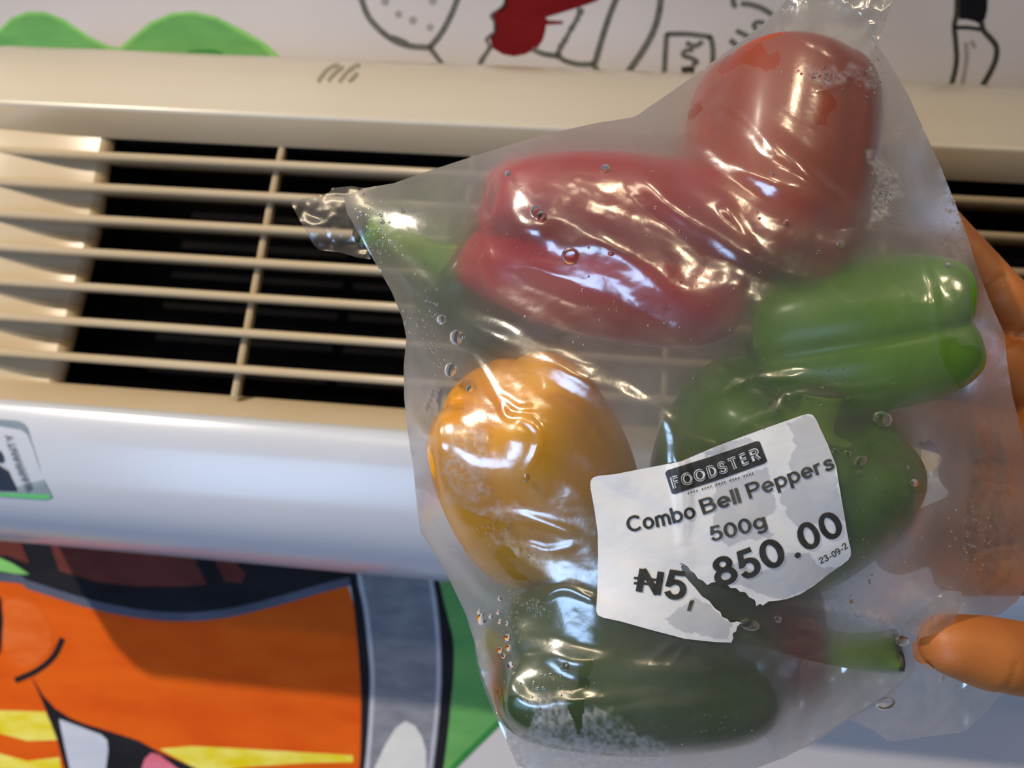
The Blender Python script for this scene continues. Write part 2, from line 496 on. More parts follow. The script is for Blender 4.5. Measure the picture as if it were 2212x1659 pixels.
# opening jambs and dark inside
v, f, v2, f2 = [], [], [], []
for k, t in enumerate(np.linspace(0, 1, NR)):
    y, z = front_line(t)
    r_ = 0.024 * (0.45 + 0.55 * min(1, t * 3))
    v += [(XO0, y + r_, z), (XO0 + 0.006, y + r_ + 0.003, z), (XO0 + 0.0065, y + r_ + 0.008, z)]
    v2 += [(XO0 + 0.0065, y + r_ + 0.008, z), (XO0 + 0.002, y + 0.075, z), (XO1, y + r_, z), (XO1, y + 0.075, z)]
for k in range(NR - 1):
    for j in range(2):
        a = k * 3 + j
        f.append((a, a + 1, a + 4, a + 3))
    a = k * 4
    f2 += [(a, a + 1, a + 5, a + 4), (a + 2, a + 6, a + 7, a + 3)]
mesh_obj('grille_jamb', v, f, M['ac_tan'], ac)
n2 = len(v2)
for t in (0, 1):
    y, z = front_line(t)
    v2 += [(XO0 + .002, y + .028 - .016 * (1 - t), z), (XO1 - .001, y + .028 - .016 * (1 - t), z), (XO1 - .001, y + .080, z), (XO0 + .002, y + .080, z)]
y0, z0 = front_line(0); y1, z1 = front_line(1)
f2 += [(n2, n2 + 1, n2 + 2, n2 + 3), (n2 + 7, n2 + 6, n2 + 5, n2 + 4), (n2 + 3, n2 + 2, n2 + 6, n2 + 7)]
mesh_obj('air_filter', v2, f2, M['ac_dark'], ac, False)
# louvre slats
for py in (350, 420, 491, 565, 642, 720, 800):
    t = (py - 305) / (862 - 305)
    y, z = front_line(t)
    th = 0.0030
    sec = [(0.028, 0.6 * th), (0.006, th), (0.002, 0.9 * th), (0.0004, 0.5 * th), (0, 0), (0.0004, -0.5 * th), (0.002, -0.9 * th), (0.006, -th), (0.028, -0.6 * th)]
    v, f = [], []
    x0, x1 = XL + 0.05, XR - 0.05
    for x in (x0, x1):
        v += [(x, y + 0.001 + a, z + b) for a, b in sec]
    n = len(sec)
    f = [(j, (j + 1) % n, n + (j + 1) % n, n + j) for j in range(n)] + [list(range(n))[::-1], list(range(n, 2 * n))]
    s = mesh_obj('slat', v, f, M['ac_tan'], ac, True)
    s.data.polygons[-1].use_smooth = s.data.polygons[-2].use_smooth = False
# vertical mullions behind the slats
x_m = at(545, 642, front_line(.6)[0] + .012).x
for k in range(0, 5):
    xm = x_m + 0.142 * k
    if xm > XO1: break
    v, f = [], []
    ts = np.linspace(0, 1, 10)
    for t in ts:
        y, z = front_line(t)
        v += [(xm - .0021, y + .012, z), (xm, y + .0105, z), (xm + .0021, y + .012, z), (xm + .0016, y + .019, z), (xm - .0016, y + .019, z)]
    for i in range(len(ts) - 1):
        for j in range(5):
            f.append((i * 5 + j, i * 5 + (j + 1) % 5, (i + 1) * 5 + (j + 1) % 5, (i + 1) * 5 + j))
    mesh_obj('mullion', v, f, M['ac_tan'], ac, False)
# embossed four-stroke mark on the top cover
def on_top(px, py):
    # point of top cover under a pixel: march along ray against profile
    best = None
    for i in range(1, len(top_p) - 1):
        for s in np.linspace(0, 1, 12):
            y = top_p[i][0] + (top_p[i + 1][0] - top_p[i][0]) * s
            z = top_p[i][1] + (top_p[i + 1][1] - top_p[i][1]) * s
            q = at(px, py, y)
            e = abs(q.z - z)
            if best is None or e < best[0]:
                best = (e, q)
    return best[1] - CF * 0.0006
def mark(name, pts, w, mat):
    p = np.array(catmull(pts, 5)); t = np.gradient(p, axis=0); t /= np.linalg.norm(t, axis=1)[:, None]
    nn = np.stack([-t[:, 1], t[:, 0]], 1) * w / 2
    k = len(p)
    v = [on_top(*q) for q in list(p + nn) + list(p - nn)]
    mesh_obj(name, v, [(i, i + 1, k + i + 1, k + i) for i in range(k - 1)], M[mat], ac, False)
mark('badge_stroke', [(687, 177), (700, 158), (714, 146), (732, 139)], 8, 'ac_mark')
mark('badge_stroke', [(709, 175), (724, 157), (742, 144)], 8, 'ac_mark')
mark('badge_stroke', [(733, 178), (748, 158), (764, 145), (778, 140)], 8, 'ac_mark')
mark('badge_stroke', [(753, 177), (764, 166), (773, 158)], 8, 'ac_mark')
# warranty sticker on the front panel
YS = 0.4722
sticker = None
def stick(name, pts, mat, layer, parent):
    out = []
    for x_, y_ in pts:   # follow the gently curved panel
        yy = 0.477
        for _ in range(4):
            q = at(x_, y_, yy)
            yy = float(np.interp(-q.z, [-p[1] for p in bot_p[1:9]], [p[0] for p in bot_p[1:9]]))
        out.append(tuple(at(x_, y_, yy - 0.0006 - 0.0002 * layer)))
    for q in []:
        for i in range(len(bot_p) - 1):
            z0_, z1_ = bot_p[i][1], bot_p[i + 1][1]
            if min(z0_, z1_) <= q.z <= max(z0_, z1_) and abs(z0_ - z1_) > 1e-9:
                s = (q.z - z0_) / (z1_ - z0_); yy = bot_p[i][0] + s * (bot_p[i + 1][0] - bot_p[i][0]); break
    ps = np.array([(p[0], p[2]) for p in out])
    ar = np.sum(ps[:, 0] * np.roll(ps[:, 1], -1) - np.roll(ps[:, 0], -1) * ps[:, 1])
    idx = list(range(len(out)))
    if ar < 0: idx.reverse()
    return mesh_obj(name, out, [idx], M[mat], parent, False)
stk = stick('warranty_sticker', [(-120, 900), (0, 906), (38, 909), (50, 914), (58, 924), (64, 945), (80, 995), (98, 1045), (111, 1070), (110, 1076), (96, 1079), (0, 1072), (-120, 1062)], 'st_grey', 0, ac)
stick('sticker_border', [(-120, 1056), (0, 1065), (100, 1068), (110, 1071), (109, 1076), (96, 1079), (0, 1072), (-120, 1062)], 'st_green', 1, stk)
stick('sticker_print', [(-120, 1000), (0, 1006), (18, 1018), (38, 1062), (0, 1060), (-120, 1052)], 'st_dark', 1, stk)
stick('sticker_print', [(-120, 940), (0, 974), (8, 990), (7, 998), (0, 1000), (-120, 960)], 'st_dark', 1, stk)

# ------------------------------------------------------------------ lettering helper
def _arc(cx, cy, rx, ry, a0, a1, n=16):
    return [(cx + rx * math.cos(math.radians(a0 + (a1 - a0) * k / n)), cy + ry * math.sin(math.radians(a0 + (a1 - a0) * k / n))) for k in range(n + 1)]
def _sm(*p):
    return catmull(list(p), 5)
_BOWL = _arc(.31, .37, .23, .30, 0, 360, 24)
GLYPH = {
    'C': [_arc(.43, .5, .36, .43, 42, 318, 24)],
    'o': [_arc(.30, .37, .23, .30, 0, 360, 24)],
    'm': [[(.07, 0), (.07, .70)], [(.07, .40)] + _arc(.235, .46, .165, .21, 180, 0) + [(.40, 0)], [(.40, .40)] + _arc(.565, .46, .165, .21, 180, 0) + [(.73, 0)]],
    'b': [[(.08, 0), (.08, 1)], _BOWL],
    'B': [[(.08, 0), (.08, 1)], [(.02, .93), (.36, .93)] + _arc(.36, .735, .20, .195, 90, -90) + [(.08, .54)], [(.36, .54)] + _arc(.38, .305, .235, .235, 90, -90) + [(.02, .07)]],
    'e': [[(.07, .37), (.53, .37)] + _arc(.30, .37, .23, .30, 0, 318, 22)],
    'l': [[(.07, 0), (.07, 1)]],
    'P': [[(.08, 0), (.08, 1)], [(.02, .93), (.38, .93)] + _arc(.38, .70, .235, .23, 90, -90) + [(.08, .47)]],
    'p': [[(.08, -.28), (.08, .72)], _BOWL],
    'r': [[(.07, 0), (.07, .70)], [(.07, .38)] + _arc(.27, .42, .20, .23, 180, 72, 8)],
    's': [_sm((.44, .53), (.36, .64), (.25, .67), (.13, .62), (.10, .52), (.17, .42), (.28, .38), (.40, .32), (.44, .2), (.38, .1), (.26, .07), (.13, .1), (.06, .2))],
    '5': [[(.51, .93), (.16, .93), (.11, .50)] + _sm((.12, .50), (.21, .58), (.33, .60), (.46, .52), (.51, .34), (.46, .16), (.32, .07), (.17, .10), (.08, .24))],
    '0': [_arc(.31, .5, .235, .43, 0, 360, 28)],
    'g': [_BOWL, [(.54, .70), (.54, -.02)] + _sm((.54, -.06), (.48, -.19), (.31, -.24), (.12, -.16))],
    'N': [[(.08, 0), (.08, 1)], [(.08, 1), (.62, 0)], [(.62, 0), (.62, 1)]],
    '8': [_arc(.31, .735, .185, .195, 0, 360, 20), _arc(.31, .30, .23, .23, 0, 360, 22)],
    '2': [_sm((.08, .68), (.14, .86), (.30, .93), (.46, .85), (.50, .69), (.42, .53), (.24, .32), (.09, .08)) + [(.54, .07)]],
    '3': [_sm((.09, .74), (.16, .88), (.30, .93), (.45, .85), (.46, .66), (.36, .55), (.22, .53)), _sm((.24, .53), (.40, .50), (.50, .38), (.49, .20), (.38, .09), (.26, .07), (.13, .12), (.07, .27))],
    '9': [_arc(.31, .67, .22, .26, 0, 360, 20), _sm((.53, .67), (.51, .35), (.42, .14), (.27, .07), (.11, .15))],
    '-': [[(.04, .36), (.36, .36)]],
    'F': [[(.08, 0), (.08, 1)], [(.08, .93), (.52, .93)], [(.08, .52), (.46, .52)]],
    'O': [_arc(.40, .5, .34, .43, 0, 360, 28)],
    'D': [[(.08, 0), (.08, 1)], [(.02, .93), (.28, .93)] + _arc(.28, .5, .33, .43, 90, -90, 18) + [(.02, .07)]],
    'S': [_sm((.54, .74), (.45, .88), (.31, .93), (.16, .87), (.11, .72), (.19, .58), (.34, .52), (.49, .44), (.55, .28), (.47, .12), (.31, .07), (.15, .12), (.06, .28))],
    'T': [[(.32, 0), (.32, .93)], [(0, .93), (.64, .93)]],
    'E': [[(.08, 0), (.08, 1)], [(.08, .93), (.54, .93)], [(.08, .52), (.50, .52)], [(.08, .07), (.54, .07)]],
    'R': [[(.08, 0), (.08, 1)], [(.02, .93), (.38, .93)] + _arc(.38, .72, .21, .21, 90, -90) + [(.08, .51)], [(.34, .51), (.58, 0)]],
    'W': [[(.0, 1), (.22, 0)], [(.22, 0), (.44, 1)], [(.44, 1), (.66, 0)], [(.66, 0), (.88, 1)]],
    'A': [[(.0, 0), (.33, 1)], [(.33, 1), (.66, 0)], [(.13, .32), (.53, .32)]],
    'Y': [[(.32, 0), (.32, .45)], [(.32, .42), (.0, 1)], [(.32, .42), (.64, 1)]],
}
def glyphs(text, w=0.15, gap=0.07):
    """letters drawn as pen strokes of width w; cap height is 1"""
    V, F, x = [], [], 0.0
    for ch in text:
        ext = [q[0] for st in GLYPH[ch] for q in st]
        x0, x1 = min(ext), max(ext)
        for st in GLYPH[ch]:
            p = np.array(st, float)
            q = [p[0]]
            for a, b in zip(p[:-1], p[1:]):
                k = max(1, int(np.linalg.norm(b - a) / .12))
                for i in range(1, k + 1): q.append(a + (b - a) * i / k)
            p = np.array([c for i, c in enumerate(q) if i == 0 or np.linalg.norm(c - q[i - 1]) > 1e-6])
            closed = np.linalg.norm(p[0] - p[-1]) < 1e-6
            t = np.diff(p, axis=0); t /= np.linalg.norm(t, axis=1)[:, None]
            nrm = np.stack([-t[:, 1], t[:, 0]], 1)
            vn = np.zeros(p.shape)
            vn[:-1] += nrm; vn[1:] += nrm
            if closed: vn[0] += nrm[-1]; vn[-1] += nrm[0]
            vn /= np.linalg.norm(vn, axis=1)[:, None]
            dots = np.ones(len(p)); dots[:-1] = np.einsum('ij,ij->i', vn[:-1], nrm)
            vn = vn / np.clip(dots, .6, 1)[:, None]
            off = len(V); k = len(p)
            for sgn in (1, 0, -1):
                for c, n_ in zip(p, vn): V.append((x + c[0] - x0 + w / 2 + sgn * n_[0] * w / 2, c[1] + sgn * n_[1] * w / 2))
            for r_ in (0, 1):
                for i in range(k - 1): F.append((off + r_ * k + i, off + (r_ + 1) * k + i, off + (r_ + 1) * k + i + 1, off + r_ * k + i + 1))
        x += x1 - x0 + w + gap
    return np.array(V), F

def lay_text(text, base, cap, bold=0.15, shear=0.0):
    """px positions of the glyph mesh along a baseline through the px points `base`; cap = cap height in px"""
    v, f = glyphs(text, bold)
    x0, x1 = v[:, 0].min(), v[:, 0].max()
    caph = 1.0
    u = (v[:, 0] - x0) / (x1 - x0)
    b = np.array(catmull(base, 12)) if len(base) > 2 else np.array([base[0], base[1]], float)
    seg = np.linalg.norm(np.diff(b, axis=0), axis=1); s = np.concatenate([[0], np.cumsum(seg)]); s /= s[-1]
    px = np.interp(u, s, b[:, 0]); py = np.interp(u, s, b[:, 1])
    e = 0.05
    tx = np.interp(np.clip(u + e, 0, 1), s, b[:, 0]) - np.interp(np.clip(u - e, 0, 1), s, b[:, 0])
    ty = np.interp(np.clip(u + e, 0, 1), s, b[:, 1]) - np.interp(np.clip(u - e, 0, 1), s, b[:, 1])
    L = np.hypot(tx, ty); tx /= L; ty /= L
    h = v[:, 1] / caph * cap
    return px + ty * h + shear * tx * h, py - tx * h + shear * ty * h, f

tx_, ty_, tf_ = lay_text('WARRANTY', [(72, 1058), (46, 1000), (23, 936)], 15, 0.14)
vv = []
for a, b in zip(tx_, ty_):
    yy = 0.477
    for _ in range(4):
        q = at(a, b, yy)
        zs = [p[1] for p in bot_p[1:9]]; ys = [p[0] for p in bot_p[1:9]]
        yy = float(np.interp(-q.z, [-z for z in zs], ys))
    vv.append(at(a, b, yy - 0.0011))
mesh_obj('sticker_lettering', vv, tf_, M['st_text'], stk, False)

# ================================================================== PEPPERS
def pepper_mat(name, c1, c2, scale=18, rough=0.22, sss=0.0):
    return principled(name, lin(*c1), rough, lin(*c2), scale, 0.05, 60, spec=0.5, contrast=(0.3, 0.7))
PM = {
    'orange': pepper_mat('pepper_skin_orange', (190, 76, 12), (160, 50, 10)),
    'red': pepper_mat('pepper_skin_red', (205, 24, 28), (176, 14, 22)),
    'yellow': pepper_mat('pepper_skin_yellow', (255, 182, 0), (250, 160, 0)),
    'dull': pepper_mat('pepper_skin_dull_red', (128, 44, 30), (108, 30, 24)),
    'green': pepper_mat('pepper_skin_green', (80, 124, 12), (56, 98, 10)),
    'green_dark': pepper_mat('pepper_skin_dark_green', (56, 90, 16), (42, 72, 14)),
    'green_light': pepper_mat('pepper_skin_light_green', (104, 154, 8), (78, 128, 6)),
}
M['stem'] = principled('pepper_stem', lin(140, 186, 40), 0.45, lin(104, 150, 30), 60, 0.3, 300)
M['stem_end'] = principled('pepper_stem_end', lin(92, 86, 58), 0.8, lin(48, 44, 34), 260, 0.5, 500)

BASE = [(0, .84), (.12, .845), (.30, .88), (.48, .955), (.66, .995), (.82, .975), (.93, .90), (.985, .78), (1.0, .64), (.985, .48), (.94, .33), (.87, .19), (.77, .085), (.62, .015), (.46, .0), (.30, .03), (.15, .075), (0, .09)]
BASE = [(max(a, 0), b) for a, b in catmull(BASE, 3)]
PEPPER_BVH_V, PEPPER_BVH_F = [], []

def tube(path, radii, n=14, cap=True):
    v, f = [], []
    P = [Vector(p) for p in path]
    prev = None
    for i, p in enumerate(P):
        t = (P[min(i + 1, len(P) - 1)] - P[max(i - 1, 0)]).normalized()
        if prev is None:
            a = t.orthogonal().normalized()
        else:
            a = (prev - t * prev.dot(t)).normalized()
        prev = a
        b = t.cross(a)
        for k in range(n):
            th = 2 * math.pi * k / n
            rr = radii[i] * (1 + 0.07 * math.sin(3 * th) + 0.05 * math.sin(5 * th + 1))
            v.append(p + (a * math.cos(th) + b * math.sin(th)) * rr)
    for i in range(len(P) - 1):
        for k in range(n):
            f.append((i * n + k, i * n + (k + 1) % n, (i + 1) * n + (k + 1) % n, (i + 1) * n + k))
    if cap:
        f.append(list(range(n))[::-1]); f.append([(len(P) - 1) * n + k for k in range(n)])
    return v, f

def pepper(label, mat, px, py, depth, length, width, axis, roll, lobes, seed, lobe_amp=0.10, stem=None, flat=1.0, taper=0.0):
    rs = np.random.RandomState(seed)
    c = atd(px, py, depth)
    zx = cdir(*axis)
    xx = (CF - zx * CF.dot(zx))
    if xx.length < 0.05: xx = CU - zx * CU.dot(zx)
    xx.normalize(); yx = zx.cross(xx)
    rot = Matrix((xx, yx, zx)).transposed().to_4x4()
    mw = Matrix.Translation(c) @ rot
    root = empty('bell_pepper', c)
    tag(root, label, 'pepper', 'peppers in the plastic bag')
    NA = 72
    ph = rs.rand(lobes) * 0.5
    la = 1 + (rs.rand(lobes) - .5) * 0.18
    ll = (rs.rand(lobes) - .5) * 0.14
    verts, faces = [], []
    nb = len(BASE)
    for j, (rho, z) in enumerate(BASE):
        for i in range(NA):
            a = 2 * math.pi * i / NA
            q = a * lobes / (2 * math.pi)
            k = int(q) % lobes; fr = q - int(q)
            bump = abs(math.sin(math.pi * fr)) ** 0.7           # 0 in groove .. 1 on lobe
            w0 = math.sin(math.pi * fr) ** 2
            amp_k = 1 + (la[k] - 1) * w0
            g = lobe_amp * (1.0 + 0.9 * max(0, 0.45 - z) + 0.6 * max(0, z - .8))
            rr = rho * ((1 - g) + g * bump) * amp_k * (1 - taper * (1 - z))
            zz = z + (ll[k] * w0 * max(0, 0.5 - z) * 1.2)
            zz += 0.10 * (1 - bump) * max(0, 0.35 - z) * (rho > 0.25)
            x = rr * math.cos(a + roll) * width / 2 * flat
            y = rr * math.sin(a + roll) * width / 2
            verts.append(mw @ Vector((x, y, (zz - 0.5) * length)))
    for j in range(nb - 1):
        for i in range(NA):
            faces.append((j * NA + i, (j + 1) * NA + i, (j + 1) * NA + (i + 1) % NA, j * NA + (i + 1) % NA))
    mesh_obj('body', verts, faces, PM[mat], root)
    off = len(PEPPER_BVH_V)
    PEPPER_BVH_V.extend(verts); PEPPER_BVH_F.extend([tuple(k + off for k in f) for f in faces])
    # calyx and stem
    sl, sr, bend = stem if stem else (0.016, 0.004, (0.2, 0.1))
    top = 0.345 * length
    path, rad = [], []
    for t in np.linspace(0, 1, 9):
        path.append(mw @ Vector((bend[0] * sl * t * t, bend[1] * sl * t * t, top + sl * t)))
        rad.append(sr * (1.9 * (1 - t) ** 6 + 1.0 + 0.18 * t ** 3))
    v, f = tube(path, rad)
    st = mesh_obj('stem', v, f, M['stem'], root)
    off = len(PEPPER_BVH_V)
    PEPPER_BVH_V.extend(v)
    for q in f:
        PEPPER_BVH_F.append(tuple(k + off for k in q))
    # dried cut end
    d = (path[-1] - path[-2]).normalized()
    v, f = tube([path[-1] - d * .0004, path[-1] + d * .0010, path[-1] + d * .0016], [sr * 1.2, sr * 1.13, sr * 0.8])
    mesh_obj('cut_end', v, f, M['stem_end'], st)
    # calyx: lobed disc
    v, f = [], []
    n = 30
    for ring, (rr, hh) in enumerate(((0.4, .0045), (1.0, .003), (1.7, .0016), (2.3, .0010))):
        for k in range(n):
            a = 2 * math.pi * k / n
            r2 = sr * rr * (1 + (0.16 * math.cos(5 * a + seed) if ring > 1 else 0))
            zb = np.interp(r2 / (width / 2), [b[0] for b in BASE[:16]], [b[1] for b in BASE[:16]])
            v.append(mw @ Vector((r2 * math.cos(a) * flat, r2 * math.sin(a), (zb - .5) * length + hh * .5)))
    for ring in range(3):
        for k in range(n):
            f.append((ring * n + k, ring * n + (k + 1) % n, (ring + 1) * n + (k + 1) % n, (ring + 1) * n + k))
    mesh_obj('calyx', v, f, M['stem'], st)
    return root

pepper('orange-red bell pepper filling the upper right corner of the bag', 'orange', 1690, 368, 0.2475, 0.068, 0.061, (0.16, 1.0, 0.12), 0.4, 4, 3, 0.05, stem=(0.014, 0.0045, (0.3, 0.2)), flat=0.92)
pepper('red bell pepper lying on its side with lobes toward the left', 'red', 1312, 535, 0.2480, 0.086, 0.072, (1.0, -0.10, 0.25), 0.2, 4, 11, 0.50, stem=(0.012, 0.004, (0, 0.2)), flat=0.85)
pepper('glossy yellow bell pepper at the left side of the bag', 'yellow', 1156, 1012, 0.2450, 0.069, 0.062, (0.35, -0.75, 0.65), 0.5, 4, 5, 0.07, stem=(0.012, 0.004, (0.2, 0)), flat=0.95)
pepper('bright green bell pepper pressed against the bag near the fingers', 'green_light', 1862, 720, 0.2450, 0.063, 0.053, (-0.95, -0.15, 0.45), 0.9, 3, 8, 0.22, stem=(0.012, 0.004, (0.1, 0.1)), flat=0.9)
pepper('green bell pepper behind the price label with its stem facing out', 'green', 1665, 1040, 0.2500, 0.062, 0.084, (0.40, 0.90, -0.62), 0.3, 4, 21, 0.12, stem=(0.013, 0.0050, (0.2, 0.2)), flat=0.78)
pepper('dark green bell pepper at the bottom of the bag under the label', 'green_dark', 1362, 1430, 0.2460, 0.088, 0.060, (1.0, -0.1, 0.3), 1.1, 4, 14, 0.10, stem=(0.010, 0.004, (0, 0)), flat=0.85)
pepper('dull red bell pepper deep in the bag with a thick green stem', 'dull', 1645, 1392, 0.2640, 0.040, 0.042, (1.0, -0.02, -0.30), 0.4, 3, 31, 0.10, stem=(0.028, 0.0056, (-0.05, 0.1)))
pepper('green bell pepper hidden behind the red one with its long stem in the corner', 'green_dark', 1075, 650, 0.2760, 0.050, 0.046, (-0.80, 0.55, -0.30), 0.7, 4, 41, 0.10, stem=(0.036, 0.0045, (-0.12, 0.20)))

# ================================================================== PLASTIC BAG
OUT = [(742, 425), (790, 406), (850, 396), (920, 371), (1000, 345), (1100, 313), (1200, 285), (1290, 265), (1345, 257), (1372, 252), (1440, 205), (1500, 163), (1560, 118), (1610, 82), (1660, 42), (1705, -6), (1740, -50),
       (1935, -50), (1928, 5), (1912, 55), (1896, 100), (1925, 140), (1962, 205), (2000, 290), (2030, 355), (2060, 430), (2090, 510), (2112, 582), (2134, 640), (2152, 682), (2170, 722), (2174, 775), (2186, 850), (2206, 930), (2222, 1010), (2236, 1100), (2240, 1190), (2226, 1255), (2196, 1300), (2160, 1328), (2100, 1336), (2040, 1352), (2000, 1372), (1985, 1395), (1975, 1450), (1930, 1500), (1880, 1530), (1830, 1556), (1770, 1598), (1690, 1638), (1600, 1672), (1480, 1705), (1300, 1715), (1170, 1700), (1122, 1650), (1100, 1600), (1072, 1540), (1050, 1480), (1036, 1440), (1026, 1390), (1005, 1325), (970, 1250), (935, 1190), (909, 1150), (900, 1090), (893, 1010), (880, 930), (873, 860), (872, 790), (878, 730), (870, 690), (846, 630), (812, 570), (775, 505), (750, 460)]
ST = 8
GX0, GY0 = 720, -72
GNX, GNY = 194, 228
cx = GX0 + np.arange(GNX) * ST
cy = GY0 + np.arange(GNY) * ST
CXX, CYY = np.meshgrid(cx, cy)           # [iy, ix]
MASK = inside(OUT, CXX, CYY)
DB = 0.2520 + 0.010 * np.clip((CXX - 2000) / 240, 0, 1) * np.clip((CYY - 700) / 300, 0, 1) - 0.006 * np.clip((900 - CXX) / 150, 0, 1)
bvh = BVHTree.FromPolygons(PEPPER_BVH_V, PEPPER_BVH_F)
OF = np.full(CXX.shape, 9.0); OB = np.full(CXX.shape, -9.0)
for iy in range(GNY):
    for ix in range(GNX):
        if not MASK[iy, ix]:
            continue
        d = ray(cx[ix], cy[iy]); L = d.length
        h = bvh.ray_cast(CAMP, d / L)
        if h[0] is not None:
            OF[iy, ix] = h[3] / L
            h2 = bvh.ray_cast(CAMP + d * 0.5, -d / L)
            if h2[0] is not None:
                OB[iy, ix] = 0.5 - h2[3] / L
def relax(D, lim, sgn, p, its):
    for k in range(its):
        N = 0.25 * (np.roll(D, 1, 0) + np.roll(D, -1, 0) + np.roll(D, 1, 1) + np.roll(D, -1, 1)) - sgn * p
        N = np.minimum(N, lim) if sgn > 0 else np.maximum(N, lim)
        D = np.where(MASK, N, DB)
    return D
STAND = 0.0085 * np.exp(-((CXX - 1330) / 330.0) ** 2 - ((CYY - 470) / 190.0) ** 2) + 0.006 * np.exp(-((CXX - 1640) / 200.0) ** 2 - ((CYY - 430) / 170.0) ** 2) + 0.004 * np.exp(-((CXX - 1350) / 200.0) ** 2 - ((CYY - 1500) / 120.0) ** 2)
OF = OF - STAND     # the film stands off the peppers in these pockets
FRONT = relax(np.minimum(DB, OF - .0006), OF - 0.0006, 1, 6.0e-6, 2600)
BACK = relax(np.maximum(DB, OB + .0006), OB + 0.0006, -1, 3.0e-6, 1800)
GAPC = OF + STAND - FRONT

def upsample(A):
    ny, nx = A.shape
    B = np.zeros((ny * 2 - 1, nx * 2 - 1))
    B[::2, ::2] = A
    B[1::2, ::2] = (A[1:] + A[:-1]) / 2
    B[:, 1::2] = (B[:, 2::2] + B[:, :-1:2]) / 2
    return B
def soft(A, n):
    for _ in range(n):
        P = np.pad(A, 1, mode='edge')
        A = (P[1:-1, 1:-1] * 4 + (P[:-2, 1:-1] + P[2:, 1:-1] + P[1:-1, :-2] + P[1:-1, 2:]) * 2 + P[:-2, :-2] + P[:-2, 2:] + P[2:, :-2] + P[2:, 2:]) / 16
    return A
FS = 4.0
FD = soft(upsample(FRONT), 3)
fy = GY0 + np.arange(FD.shape[0]) * FS
fx = GX0 + np.arange(FD.shape[1]) * FS
FX, FY = np.meshgrid(fx, fy)
GAPF = soft(upsample(np.clip(GAPC, 0, 0.05)), 2)

